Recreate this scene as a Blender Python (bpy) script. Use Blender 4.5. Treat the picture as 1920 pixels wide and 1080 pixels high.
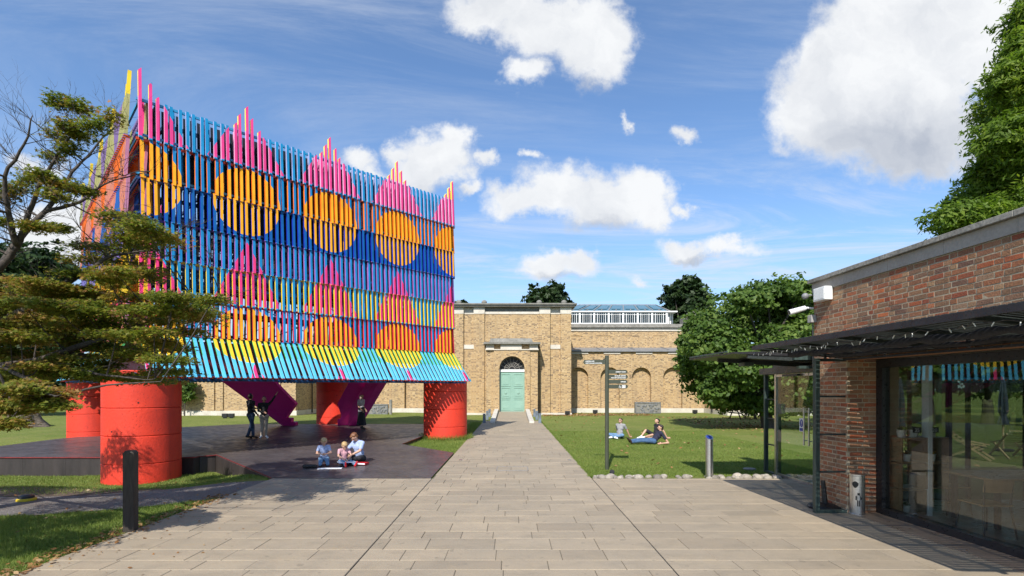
import bpy, math, random
import numpy as np
from mathutils import Vector, Matrix
R = math.radians
random.seed(7); rng = np.random.default_rng(7)
S = bpy.context.scene
COL = S.collection
for o in list(bpy.data.objects): bpy.data.objects.remove(o)

# ------------------------------------------------------------------ camera, sky, sun, exposure
F, H, HY, CX = 960.0, 2.1, 730.0, 959.0
cam = bpy.data.cameras.new('camera'); camo = bpy.data.objects.new('camera', cam); COL.objects.link(camo)
camo.location = (0, 0, H); camo.rotation_euler = (R(90), 0, 0)
cam.sensor_width = 36; cam.lens = 18.0; cam.shift_y = 190/1920; cam.clip_end = 3000; cam.clip_start = .05
S.camera = camo
SUN = Vector((-.176, -.718, .673)).normalized()
sl = bpy.data.lights.new('sun', 'SUN'); sl.energy = 5.0; sl.angle = R(.5); sl.color = (1, .95, .87)
so = bpy.data.objects.new('sun', sl); COL.objects.link(so); so.rotation_euler = SUN.to_track_quat('Z', 'Y').to_euler(); so.location = (0, -20, 40)
S.view_settings.view_transform = 'Standard'; S.view_settings.look = 'None'
S.view_settings.exposure = 0.34; S.view_settings.gamma = 1; S.view_settings.use_curve_mapping = False
SKY_STRENGTH = .115

class NT:
    """small helper for writing node trees"""
    def __init__(s, tree): s.t = tree; s.n = tree.nodes; s.l = tree.links
    def put(s, v, sock):
        if isinstance(v, bpy.types.NodeSocket): s.l.new(v, sock)
        elif v is not None:
            if sock.type == 'RGBA' and not isinstance(v, (int, float)): v = (*v, 1) if len(v) == 3 else v
            if sock.type == 'RGBA' and isinstance(v, (int, float)): v = (v, v, v, 1)
            sock.default_value = v
    def m(s, op, a, b=None, c=None, clamp=False):
        n = s.n.new('ShaderNodeMath'); n.operation = op; n.use_clamp = clamp
        for i, v in enumerate((a, b, c)): s.put(v, n.inputs[i]) if v is not None else None
        return n.outputs[0]
    def v(s, op, a, b=None):
        n = s.n.new('ShaderNodeVectorMath'); n.operation = op
        s.put(a, n.inputs[0]); s.put(b, n.inputs[1]) if b is not None else None
        return n.outputs['Value'] if op in ('LENGTH', 'DOT_PRODUCT', 'DISTANCE') else n.outputs[0]
    def mix(s, f, a, b, mode='MIX'):
        n = s.n.new('ShaderNodeMix'); n.data_type = 'RGBA'; n.blend_type = mode
        s.put(f, n.inputs[0]); s.put(a, n.inputs[6]); s.put(b, n.inputs[7]); return n.outputs[2]
    def noise(s, vec, scale=5, detail=4, rough=.55, dist=0, out=0):
        n = s.n.new('ShaderNodeTexNoise'); s.put(vec, n.inputs['Vector']) if vec is not None else None
        s.put(scale, n.inputs['Scale']); n.inputs['Detail'].default_value = detail; n.inputs['Roughness'].default_value = rough; n.inputs['Distortion'].default_value = dist
        return n.outputs[out]
    def ramp(s, f, stops, const=False):
        n = s.n.new('ShaderNodeValToRGB'); s.put(f, n.inputs[0]); cr = n.color_ramp
        if const: cr.interpolation = 'CONSTANT'
        while len(cr.elements) < len(stops): cr.elements.new(.5)
        for e, (p, c) in zip(cr.elements, stops): e.position = p; e.color = (*c, 1) if not isinstance(c, (int, float)) else (c, c, c, 1)
        return n.outputs[0]
    def rng(s, f, a, b, c=0, d=1, smooth=False):
        n = s.n.new('ShaderNodeMapRange'); n.interpolation_type = 'SMOOTHSTEP' if smooth else 'LINEAR'
        for i, v in enumerate((f, a, b, c, d)): s.put(v, n.inputs[i])
        return n.outputs[0]
    def sep(s, v):
        n = s.n.new('ShaderNodeSeparateXYZ'); s.put(v, n.inputs[0]); return n.outputs
    def comb(s, x, y, z):
        n = s.n.new('ShaderNodeCombineXYZ'); s.put(x, n.inputs[0]); s.put(y, n.inputs[1]); s.put(z, n.inputs[2]); return n.outputs[0]

W = bpy.data.worlds.new('World'); S.world = W; W.use_nodes = True
def build_world():
    T = NT(W.node_tree); T.n.clear()
    out = T.n.new('ShaderNodeOutputWorld'); bg = T.n.new('ShaderNodeBackground'); T.l.new(bg.outputs[0], out.inputs[0])
    sky = T.n.new('ShaderNodeTexSky'); sky.sky_type = 'NISHITA'; sky.sun_disc = False
    sky.sun_elevation = R(42.3); sky.sun_rotation = R(193.8); sky.altitude = 50; sky.air_density = 1.0; sky.dust_density = .35; sky.ozone_density = 1.6
    tc = T.n.new('ShaderNodeTexCoord'); D = tc.outputs['Generated']
    x, y, z = T.sep(D)[:3]
    yy = T.m('MAXIMUM', y, .08)
    a = T.m('DIVIDE', x, yy); b = T.m('DIVIDE', z, yy)
    P = T.comb(a, b, 0)
    n1 = T.noise(P, 5.5, 8, .62, out=1); n1 = T.v('SUBTRACT', n1, (.5, .5, .5))
    n2 = T.noise(P, 17, 6, .6, out=1); n2 = T.v('SUBTRACT', n2, (.5, .5, .5))
    Pw = T.v('ADD', P, T.v('MULTIPLY', n1, (.17, .13, 0)))
    Pw = T.v('ADD', Pw, T.v('MULTIPLY', n2, (.05, .05, 0)))
    blobs = [(930, 25, 95, 50), (1030, 55, 95, 70), (1110, 75, 90, 95), (985, 140, 45, 28),
             (1640, 175, 210, 150), (1740, 60, 210, 120), (1555, 215, 125, 95), (1720, 255, 170, 80), (1860, 60, 120, 150), (1545, 110, 70, 60),
             (975, 378, 75, 34), (1050, 352, 85, 55), (1130, 372, 100, 60), (1205, 362, 65, 62), (1228, 400, 42, 32), (1282, 382, 20, 12),
             (1040, 494, 66, 30), (1078, 480, 32, 26), (1010, 512, 35, 18), (1295, 468, 70, 26), (1368, 466, 48, 22),
             (815, 300, 80, 62), (852, 262, 44, 42), (780, 335, 60, 40), (760, 285, 34, 28), (675, 300, 42, 26), (700, 330, 60, 20),
             (908, 310, 20, 20), (1290, 255, 28, 15), (995, 288, 18, 9), (1176, 212, 10, 15), (1190, 540, 30, 12),
             (110, 440, 80, 80), (40, 500, 120, 70), (60, 300, 60, 20), (870, 365, 22, 14), (2200, 250, 220, 120), (-350, 200, 240, 90), (-150, 480, 160, 50)]
    d = None
    for (px, py, rx, ry) in blobs:
        v = T.v('SUBTRACT', Pw, ((px-CX)/F, (HY-py)/F, 0))
        l = T.v('LENGTH', T.v('MULTIPLY', v, (F/rx, F/ry, 0)))
        l = T.m('MULTIPLY', T.m('SUBTRACT', l, 1), (min(rx, ry)/60)**.5)
        d = l if d is None else T.m('SMOOTH_MIN', d, l, .25)
    d = T.m('ADD', d, T.m('MULTIPLY', T.m('SUBTRACT', T.noise(P, 26, 7, .7), .5), .55)); d = T.m('ADD', d, T.m('MULTIPLY', T.m('SUBTRACT', T.noise(P, 8, 4, .6), .5), .7))
    dens = T.rng(d, .16, -.40, 0, 1, True)
    front = T.rng(y, .1, .25, 0, 1, True)
    # clouds elsewhere in the sky, beyond the ones in view
    zz = T.m('MAXIMUM', z, .05)
    Q = T.comb(T.m('DIVIDE', x, zz), T.m('DIVIDE', y, zz), 3.3)
    g = T.noise(Q, .9, 7, .55)
    gen = T.m('MULTIPLY', T.rng(g, .56, .66, 0, 1, True), T.m('SUBTRACT', 1, front))
    dens = T.m('MAXIMUM', T.m('MULTIPLY', dens, front), gen)
    wv = T.v('MULTIPLY', Q, (.55, 1.3, 1))
    wis = T.noise(wv, .8, 10, .70, 1.4)
    wis2 = T.noise(Q, .35, 3, .5)
    wisp = T.m('MULTIPLY', T.rng(wis, .40, .78, 0, .85, True), T.rng(wis2, .35, .60, .22, 1, True))
    gr = None
    for (px, py, rx, ry) in [(1690, 275, 290, 120), (1080, 428, 190, 34), (1050, 522, 90, 18), (1320, 488, 110, 16), (1110, 170, 110, 30), (800, 375, 90, 34), (100, 520, 160, 60)]:
        v = T.v('SUBTRACT', Pw, ((px-CX)/F, (HY-py)/F, 0))
        l = T.m('SUBTRACT', 1, T.v('LENGTH', T.v('MULTIPLY', v, (F/rx, F/ry, 0))))
        gr = l if gr is None else T.m('MAXIMUM', gr, l)
    gr = T.rng(gr, 0, .9, 0, 1, True)
    fb = T.noise(Pw, 9, 6, .6)
    sh = T.m('ADD', T.m('MULTIPLY', gr, .72), T.m('MULTIPLY', T.rng(fb, .38, .68), .34), clamp=True)
    ccol = T.mix(sh, (6.6, 6.7, 6.8), (3.3, 3.6, 4.2))
    hz = T.rng(z, 0, .34, .60, 0, True)
    skyc = T.mix(1, sky.outputs[0], (1.02, 1.20, 1.38), 'MULTIPLY')
    skyc = T.mix(hz, skyc, (2.7, 4.1, 6.1))
    c = T.mix(wisp, skyc, (5.2, 5.6, 6.2))
    c = T.mix(T.m('MULTIPLY', dens, .97), c, ccol)
    T.put(c, bg.inputs[0]); bg.inputs[1].default_value = SKY_STRENGTH
build_world()
W.cycles.sampling_method = 'MANUAL'; W.cycles.sample_map_resolution = 512

# ------------------------------------------------------------------ helpers
def at(px, py, Z): return ((px-CX)/F*Z, Z, H+(HY-py)/F*Z)
def ground_pt(px, py, z=0):
    Z = F*(H-z)/(py-HY); return ((px-CX)/F*Z, Z, z)
def tag(o, label=None, cat=None, group=None, kind=None):
    if label: o['label'] = label
    if cat: o['category'] = cat
    if group: o['group'] = group
    if kind: o['kind'] = kind
    return o
def empty(name, loc=(0, 0, 0), rz=0, label=None, cat=None, group=None):
    o = bpy.data.objects.new(name, None); COL.objects.link(o); o.location = loc; o.rotation_euler = (0, 0, rz); o.empty_display_size = .2
    return tag(o, label, cat, group)
def link(name, me, parent=None, loc=(0, 0, 0), rot=(0, 0, 0)):
    o = bpy.data.objects.new(name, me); COL.objects.link(o); o.location = loc; o.rotation_euler = rot
    if parent: o.parent = parent
    return o
def copy_tree(o, parent=None):
    c = o.copy(); COL.objects.link(c)
    if parent: c.parent = parent
    for ch in list(KIDS.get(o, [])) or list(o.children): copy_tree(ch, c)
    return c
KIDS = {}

class MB:
    """collects simple solids; build() links them as one mesh object"""
    def __init__(s): s.V = []; s.Fc = []; s.M = []; s.mi = 0
    def add(s, vs, fs):
        b = len(s.V); s.V += [tuple(v) for v in vs]
        for f in fs: s.Fc.append(tuple(b+i for i in f)); s.M.append(s.mi)
        return s
    def box(s, x0, y0, z0, x1, y1, z1):
        if x0 > x1: x0, x1 = x1, x0
        if y0 > y1: y0, y1 = y1, y0
        if z0 > z1: z0, z1 = z1, z0
        return s.add([(x0,y0,z0),(x1,y0,z0),(x1,y1,z0),(x0,y1,z0),(x0,y0,z1),(x1,y0,z1),(x1,y1,z1),(x0,y1,z1)],
              [(0,3,2,1),(4,5,6,7),(0,1,5,4),(1,2,6,5),(2,3,7,6),(3,0,4,7)])
    def beam(s, p, q, w, h, up=(0, 0, 1)):
        p, q = Vector(p), Vector(q); d = (q-p).normalized(); u = Vector(up)
        if abs(d.dot(u)) > .98: u = Vector((0, 1, 0))
        r = d.cross(u).normalized()*w/2; u = r.cross(d).normalized()*h/2
        vs = [p-r-u, p+r-u, p+r+u, p-r+u, q-r-u, q+r-u, q+r+u, q-r+u]
        return s.add(vs, [(0,3,2,1),(4,5,6,7),(0,1,5,4),(1,2,6,5),(2,3,7,6),(3,0,4,7)][0:0] + [(3,2,1,0),(4,5,6,7),(0,1,5,4),(1,2,6,5),(2,3,7,6),(3,0,4,7)])
    def tube(s, pts, rad, n=8, cap=True):
        pts = [Vector(p) for p in pts]
        if isinstance(rad, (int, float)): rad = [rad]*len(pts)
        b = len(s.V); ref = None
        for i, p in enumerate(pts):
            d = (pts[min(i+1, len(pts)-1)]-pts[max(i-1, 0)]).normalized()
            if ref is None: ref = Vector((1, 0, 0)) if abs(d.x) < .9 else Vector((0, 1, 0))
            r = d.cross(ref).normalized(); u = r.cross(d).normalized(); ref = -r.cross(d) if False else ref
            for k in range(n):
                a = 2*math.pi*k/n; s.V.append(tuple(p+(r*math.cos(a)+u*math.sin(a))*rad[i]))
        for i in range(len(pts)-1):
            for k in range(n):
                s.Fc.append((b+i*n+k, b+i*n+(k+1)%n, b+(i+1)*n+(k+1)%n, b+(i+1)*n+k)); s.M.append(s.mi)
        if cap:
            s.Fc.append(tuple(b+k for k in range(n))[::-1]); s.M.append(s.mi)
            s.Fc.append(tuple(b+(len(pts)-1)*n+k for k in range(n))); s.M.append(s.mi)
        return s
    def lathe(s, prof, c=(0, 0, 0), n=24):
        b = len(s.V)
        for (r, z) in prof:
            for k in range(n):
                a = 2*math.pi*k/n; s.V.append((c[0]+r*math.cos(a), c[1]+r*math.sin(a), c[2]+z))
        for i in range(len(prof)-1):
            for k in range(n):
                s.Fc.append((b+i*n+k, b+i*n+(k+1)%n, b+(i+1)*n+(k+1)%n, b+(i+1)*n+k)); s.M.append(s.mi)
        s.Fc.append(tuple(b+k for k in range(n))[::-1]); s.M.append(s.mi)
        s.Fc.append(tuple(b+(len(prof)-1)*n+k for k in range(n))); s.M.append(s.mi)
        return s
    def prism(s, poly, off):
        """poly: list of 3-D points (planar), off: extrusion vector"""
        n = len(poly); off = Vector(off); a = [Vector(p) for p in poly]
        vs = a+[p+off for p in a]
        return s.add(vs, [tuple(range(n))[::-1], tuple(range(n, 2*n))]+[(i, (i+1)%n, n+(i+1)%n, n+i) for i in range(n)])
    def ell(s, c, r, rot=None, n=12, m=8):
        c = Vector(c); vs = []; 
        for i in range(m+1):
            t = math.pi*i/m
            for k in range(n):
                a = 2*math.pi*k/n; v = Vector((r[0]*math.sin(t)*math.cos(a), r[1]*math.sin(t)*math.sin(a), r[2]*math.cos(t)))
                if rot is not None: v = rot @ v
                vs.append(c+v)
        fs = [(i*n+k, (i+1)*n+k, (i+1)*n+(k+1)%n, i*n+(k+1)%n) for i in range(m) for k in range(n)]
        return s.add(vs, fs)
    def capsule(s, p, q, r0, r1, n=10):
        p, q = Vector(p), Vector(q); d = q-p; L = max(d.length, 1e-5); d = d/L
        pts, rr = [], []
        for k in range(4): a = math.pi/2*(1-k/3.0001); pts.append(p-d*r0*math.sin(a)); rr.append(max(r0*math.cos(a), .0008))
        for k in range(4): a = math.pi/2*k/3.0001; pts.append(q+d*r1*math.sin(a)); rr.append(max(r1*math.cos(a), .0008))
        return s.tube(pts, rr, n)
    def mesh(s, name, mats, smooth=False):
        me = bpy.data.meshes.new(name); me.from_pydata(s.V, [], s.Fc)
        for m in (mats if isinstance(mats, (list, tuple)) else [mats]): me.materials.append(m)
        if any(s.M): me.polygons.foreach_set('material_index', s.M)
        if smooth: me.polygons.foreach_set('use_smooth', [True]*len(me.polygons))
        me.update(); return me
    def build(s, name, mats, parent=None, smooth=False, bevel=0, loc=(0, 0, 0), rot=(0, 0, 0)):
        o = link(name, s.mesh(name, mats, smooth), parent, loc, rot)
        if bevel:
            b = o.modifiers.new('bevel', 'BEVEL'); b.width = bevel; b.segments = 2; b.limit_method = 'ANGLE'; b.angle_limit = R(40)
        return o

def fast_mesh(name, V, k, mat, rnd=None, smooth=False, F=None):
    """V: (n*k,3) when F is None; every face has k corners"""
    V = np.asarray(V, dtype=np.float32).reshape(-1, 3)
    idx = np.arange(len(V), dtype=np.int32) if F is None else np.asarray(F, dtype=np.int32).ravel()
    nf = len(idx)//k
    me = bpy.data.meshes.new(name)
    me.vertices.add(len(V)); me.vertices.foreach_set('co', V.ravel())
    me.loops.add(len(idx)); me.loops.foreach_set('vertex_index', idx)
    me.polygons.add(nf); me.polygons.foreach_set('loop_start', np.arange(nf, dtype=np.int32)*k)
    try: me.polygons.foreach_set('loop_total', np.full(nf, k, dtype=np.int32))
    except Exception: pass
    if smooth: me.polygons.foreach_set('use_smooth', [True]*nf)
    me.materials.append(mat)
    if rnd is not None:
        at_ = me.attributes.new('rnd', 'FLOAT', 'FACE'); at_.data.foreach_set('value', np.asarray(rnd, dtype=np.float32))
    me.update(); me.validate()
    return me

# ------------------------------------------------------------------ materials
MAT = {}
def newmat(name):
    m = bpy.data.materials.new(name); m.use_nodes = True; T = NT(m.node_tree)
    b = m.node_tree.nodes['Principled BSDF']; return m, T, b
def coords(T, obj=None):
    tc = T.n.new('ShaderNodeTexCoord')
    if obj: tc.object = obj
    return tc.outputs['Object']
def bump(T, b, h, dist=.01, strength=.6):
    n = T.n.new('ShaderNodeBump'); n.inputs['Distance'].default_value = dist; n.inputs['Strength'].default_value = strength
    T.put(h, n.inputs['Height']); T.l.new(n.outputs[0], b.inputs['Normal'])
def std(name, c1, c2=None, scale=4, rough=.6, metal=0, bd=.003, bs=40, rnd=0, spec=.5, fine=.12, streak=False):
    m, T, b = newmat(name); c2 = c2 or tuple(v*.75 for v in c1); P = coords(T)
    if streak: P = T.v('MULTIPLY', P, (1, 1, .12))
    f = T.rng(T.noise(P, scale, 5, .6), .3, .7)
    c = T.mix(f, c1, c2)
    fn = T.rng(T.noise(P, bs, 4, .6), .3, .7, 1-fine, 1+fine)
    c = T.mix(1, c, T.comb(fn, fn, fn), 'MULTIPLY')
    if rnd:
        oi = T.n.new('ShaderNodeObjectInfo'); r = T.rng(oi.outputs['Random'], 0, 1, 1-rnd, 1+rnd); c = T.mix(1, c, T.comb(r, r, r), 'MULTIPLY')
    T.put(c, b.inputs['Base Color']); b.inputs['Metallic'].default_value = metal
    dr = .12 if metal < .9 else .02
    T.put(T.rng(T.noise(P, scale*3, 4), .3, .7, max(rough-dr, .03), min(rough+dr, 1)), b.inputs['Roughness'])
    b.inputs['Specular IOR Level'].default_value = spec
    if bd: bump(T, b, T.noise(P, bs, 5, .6), bd)
    MAT[name] = m; return m
std('white_stone', (.62, .58, .50), (.48, .44, .37), 1.5, .8, bs=14)
std('grey_stone', (.26, .25, .22), (.15, .145, .125), 2.5, .85, bd=.01, bs=22, fine=.3)
std('coping', (.30, .285, .25), (.17, .16, .14), 3, .85, bd=.006, bs=25, fine=.35)
std('stone_band', (.40, .36, .31), (.32, .28, .24), 1.5, .8, bs=30)
std('lead', (.25, .25, .25), (.18, .18, .185), 3, .5)
std('black_metal', (.016, .016, .018), (.028, .028, .03), 6, .35)
std('copper', (.045, .06, .055), (.09, .14, .125), 7, .45, metal=.5, streak=True, fine=.3)
std('copper_dark', (.03, .033, .033), (.055, .07, .066), 5, .5, metal=.4, fine=.25)
std('steel', (.72, .71, .69), (.60, .59, .58), 6, .30, metal=1, bd=0)
std('sign_green', (.062, .07, .048), (.05, .056, .038), 5, .4, bd=0)
std('white_paint', (.80, .80, .78), (.70, .70, .67), 4, .5, bd=.0005)
std('door_green', (.26, .42, .34), (.22, .37, .30), 2, .45, bd=.001)
std('deck', (.062, .052, .052), (.095, .080, .080), 1.3, .42, bd=.002, bs=9, fine=.3)
std('deck_side', (.045, .035, .032), (.024, .019, .018), 3, .6, streak=True)
std('deck_edge', (.25, .03, .03), (.1, .015, .015), 6, .5)
std('magenta', (.80, .035, .40), (.72, .03, .34), 2, .5, bd=.001)
std('maroon', (.15, .014, .03), (.1, .012, .025), 3, .5)
std('navy', (.006, .045, .13), (.006, .03, .09), 3, .5)
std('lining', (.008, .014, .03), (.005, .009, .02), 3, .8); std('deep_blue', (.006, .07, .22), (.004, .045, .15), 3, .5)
std('rail_light_blue', (.03, .30, .55), None, 3, .5); std('rail_orange', (.62, .06, .012), None, 3, .5)
std('rail_purple', (.06, .015, .17), None, 3, .5); std('rail_yellow', (.75, .48, .01), None, 3, .5)
std('rail_red', (.6, .02, .02), None, 3, .5); std('rail_green', (.02, .25, .08), None, 3, .5)
std('old_wood', (.05, .038, .028), (.028, .021, .016), 9, .8, bd=.006, bs=30, streak=True, fine=.35)
std('bark', (.085, .07, .055), (.04, .033, .026), 9, .9, bd=.015, bs=26, fine=.35)
std('maple_bark', (.085, .068, .055), (.034, .026, .022), 12, .85, bd=.006, bs=40, fine=.35)
std('stump', (.20, .16, .115), (.08, .06, .045), 5, .9, bd=.03, bs=9, fine=.3)
std('cobble', (.38, .34, .28), (.22, .19, .155), 3, .8, rnd=.4)
std('mortar_bed', (.16, .14, .11), (.08, .07, .05), 20, .95)
std('bollard_paint', (.17, .21, .26), (.13, .16, .2), 5, .5)
std('skin', (.56, .33, .23), (.50, .28, .19), 8, .5, bd=0, fine=.04)
std('skin_shade', (.50, .29, .2), (.44, .25, .17), 8, .5, bd=0, fine=.04)
std('cloth_black', (.014, .014, .018), (.02, .02, .026), 8, .85, bd=.03, bs=13); std('cloth_navy', (.02, .022, .05), (.015, .016, .035), 8, .85, bd=.03, bs=13)
std('cloth_grey', (.30, .30, .30), (.24, .24, .245), 8, .85, bd=.03, bs=13); std('denim', (.06, .13, .25), (.035, .075, .15), 7, .85, bd=.03, bs=13)
std('denim_light', (.16, .27, .42), (.10, .19, .31), 7, .85, bd=.03, bs=13)
std('denim_dark', (.03, .06, .12), (.02, .036, .075), 7, .85, bd=.03, bs=13); std('cloth_beige', (.42, .36, .30), (.34, .29, .25), 7, .85, bd=.03, bs=13)
std('cloth_white', (.62, .58, .60), (.5, .46, .49), 7, .85, bd=.03, bs=13); std('cloth_sky', (.38, .46, .68), (.30, .37, .58), 7, .85, bd=.03, bs=13)
std('cloth_pink', (.66, .36, .40), (.54, .29, .33), 7, .85, bd=.03, bs=13); std('leather', (.05, .028, .018), (.03, .018, .012), 9, .5)
std('hair_brown', (.035, .02, .012), (.02, .012, .008), 20, .5, bd=.004, bs=60); std('hair_ginger', (.22, .085, .03), (.13, .05, .02), 25, .5, bd=.008, bs=60)
std('hair_blond', (.52, .36, .17), (.36, .23, .10), 20, .5, bd=.004, bs=60); std('hair_grey', (.42, .36, .28), (.3, .25, .19), 20, .5, bd=.004, bs=60)
std('rubber', (.013, .013, .013), None, 8, .5); std('paper', (.82, .83, .86), (.74, .75, .8), 6, .7)
std('red_plastic', (.6, .02, .03), None, 6, .4); std('yellow_plastic', (.7, .5, .02), None, 6, .4)
std('oak', (.42, .25, .12), (.30, .17, .075), 5, .4, streak=True); std('table_wood', (.34, .22, .12), (.24, .15, .08), 4, .35)
std('teak', (.52, .37, .2), (.4, .28, .15), 5, .6); std('pot_white', (.62, .6, .55), None, 6, .5)
std('parasol_blue', (.03, .045, .085), (.022, .032, .06), 4, .8); std('floor_wood', (.30, .23, .17), (.22, .165, .12), 2, .35)
std('plaster', (.36, .345, .32), (.31, .30, .28), 2, .8); std('slate', (.15, .17, .19), (.11, .125, .14), 3, .5)
std('flower', (.7, .5, .06), (.5, .12, .04), 30, .7); std('leaf_plain', (.045, .09, .02), (.03, .06, .015), 12, .6)
std('carved', (.20, .205, .20), (.11, .115, .115), 9, .85, bd=.04, bs=6, fine=.4)
std('glyph_white', (.8, .8, .78), (.74, .74, .72), 5, .6, bd=0); std('sign_blue', (.02, .05, .35), None, 5, .4, bd=0)
std('lantern_inside', (.22, .29, .29), (.17, .23, .23), 2, .7); std('soil', (.13, .09, .06), (.08, .055, .036), 3, .95, bd=.02)

def red_concrete():
    m, T, b = newmat('red_concrete'); P = coords(T)
    c = T.mix(T.rng(T.noise(P, 1.4, 5, .6), .3, .7), (.76, .045, .016), (.60, .036, .016))
    pit = T.rng(T.noise(P, 30, 3, .5), .30, .36, 0, 1, True)
    c = T.mix(pit, (.35, .02, .012), c)
    dirt = T.rng(T.noise(T.v('MULTIPLY', P, (4, 4, .4)), 1.5, 7, .72), .5, .75, 0, .5)
    c = T.mix(dirt, c, (.45, .035, .02))
    T.put(c, b.inputs['Base Color']); b.inputs['Roughness'].default_value = .62
    bump(T, b, T.m('ADD', T.noise(P, 14, 6, .65), T.m('MULTIPLY', pit, .7)), .012, .7); MAT['red_concrete'] = m
red_concrete()

def brick_far():
    m, T, b = newmat('stock_brick'); g = T.n.new('ShaderNodeNewGeometry'); x, y, z = T.sep(g.outputs['Position'])[:3]
    u = T.m('ADD', x, y); P = T.comb(u, z, 0)
    bt = T.n.new('ShaderNodeTexBrick'); T.put(P, bt.inputs['Vector'])
    bt.offset = .5; bt.squash = .55; bt.squash_frequency = 2
    for k, v in (('Scale', 1.0), ('Mortar Size', .007), ('Mortar Smooth', .2), ('Bias', -.1), ('Brick Width', .235), ('Row Height', .078)): bt.inputs[k].default_value = v
    bt.inputs['Color1'].default_value = (0, 0, 0, 1); bt.inputs['Color2'].default_value = (1, 1, 1, 1); bt.inputs['Mortar'].default_value = (.5, .5, .5, 1)
    w = T.n.new('ShaderNodeTexWhiteNoise'); 
    # per-brick tone from the texture, cloudy tone from noise
    c = T.ramp(bt.outputs[0], [(0, (.14, .09, .05)), (.14, (.36, .235, .105)), (.4, (.53, .36, .165)), (.6, (.40, .25, .10)), (.78, (.60, .44, .23)), (.92, (.31, .19, .095)), (1, (.17, .11, .06))])
    cl = T.rng(T.noise(P, .45, 5, .6), .35, .7); c = T.mix(T.m('MULTIPLY', cl, .55), c, (.38, .24, .11))
    sp = T.rng(T.noise(T.v('MULTIPLY', P, (7, 13, 1)), 1, 2, .5), .64, .7); c = T.mix(T.m('MULTIPLY', sp, .6), c, (.16, .10, .06))
    c = T.mix(T.m('MULTIPLY', bt.outputs[1], .75), c, (.50, .43, .32))
    st = T.rng(T.noise(T.v('MULTIPLY', P, (1.6, .22, 1)), 1, 6, .7), .5, .75, 0, .45); c = T.mix(st, c, (.22, .17, .11))
    T.put(c, b.inputs['Base Color']); b.inputs['Roughness'].default_value = .85
    h = T.m('SUBTRACT', T.m('MULTIPLY', T.noise(P, 20, 4), .5), bt.outputs[1]); bump(T, b, h, .01, .7); MAT['stock_brick'] = m
brick_far()

BR_STOPS = [(0, (.27, .065, .028)), (.12, (.31, .115, .05)), (.26, (.27, .14, .07)), (.40, (.20, .11, .06)), (.5, (.36, .095, .035)), (.62, (.33, .18, .095)), (.75, (.15, .075, .05)), (.86, (.36, .21, .11)), (.96, (.29, .17, .10)), (1, (.52, .13, .035))]
def brick_near(name, attr):
    m, T, b = newmat(name); 
    if attr: a = T.n.new('ShaderNodeAttribute'); a.attribute_name = 'rnd'; r = a.outputs['Fac']
    else: r = T.n.new('ShaderNodeObjectInfo').outputs['Random']
    g = T.n.new('ShaderNodeNewGeometry').outputs['Position']
    c = T.ramp(r, BR_STOPS); c = T.mix(T.rng(T.noise(g, 9, 5, .7), .45, .75, 0, .4), c, (.17, .10, .075))
    c = T.mix(T.rng(T.noise(g, 22, 4, .7), .58, .75, 0, .4), c, (.36, .27, .2))
    f = T.rng(T.noise(g, 70, 4, .7), .3, .7, .75, 1.25); c = T.mix(1, c, T.comb(f, f, f), 'MULTIPLY')
    T.put(c, b.inputs['Base Color']); b.inputs['Roughness'].default_value = .85; bump(T, b, T.noise(g, 45, 6, .7), .01, .9); MAT[name] = m
brick_near('red_brick', False); brick_near('red_brick_far', True)
std('mortar', (.43, .355, .25), (.33, .27, .185), 8, .95, bd=.006, bs=60)

def paving():
    m, T, b = newmat('paving'); oi = T.n.new('ShaderNodeObjectInfo'); g = T.n.new('ShaderNodeNewGeometry').outputs['Position']
    at_ = T.n.new('ShaderNodeAttribute'); at_.attribute_name = 'rnd'
    r = T.m('FRACT', T.m('ADD', oi.outputs['Random'], T.m('MULTIPLY', at_.outputs['Fac'], 7.7)))
    c = T.ramp(r, [(0, (.30, .24, .168)), (.3, (.37, .298, .208)), (.55, (.335, .27, .188)), (.8, (.39, .314, .218)), (1, (.28, .226, .158))])
    d = T.rng(T.noise(g, .7, 6, .65), .35, .7, 0, .55); c = T.mix(d, c, (.25, .215, .165))
    y = T.rng(T.noise(g, 2.3, 5, .7), .55, .75, 0, .35); c = T.mix(y, c, (.36, .28, .17))
    st = T.rng(T.noise(T.v('MULTIPLY', g, (1.3, 2.5, 1)), 1.2, 7, .75), .48, .75, 0, .5); c = T.mix(st, c, (.17, .145, .11)); gum = T.rng(T.noise(g, 7, 2, .3), .72, .735, 0, .4); c = T.mix(gum, c, (.15, .13, .10))
    sp = T.rng(T.noise(g, 45, 2, .5), .70, .74, 0, .5); c = T.mix(sp, c, (.13, .115, .09))
    f = T.rng(T.noise(g, 90, 4, .7), .3, .7, .85, 1.15); c = T.mix(1, c, T.comb(f, f, f), 'MULTIPLY')
    T.put(c, b.inputs['Base Color']); T.put(T.rng(T.noise(g, 5, 4), .3, .7, .6, .85), b.inputs['Roughness']); bump(T, b, T.noise(g, 30, 6, .7), .006, .6); MAT['paving'] = m
paving()

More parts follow.
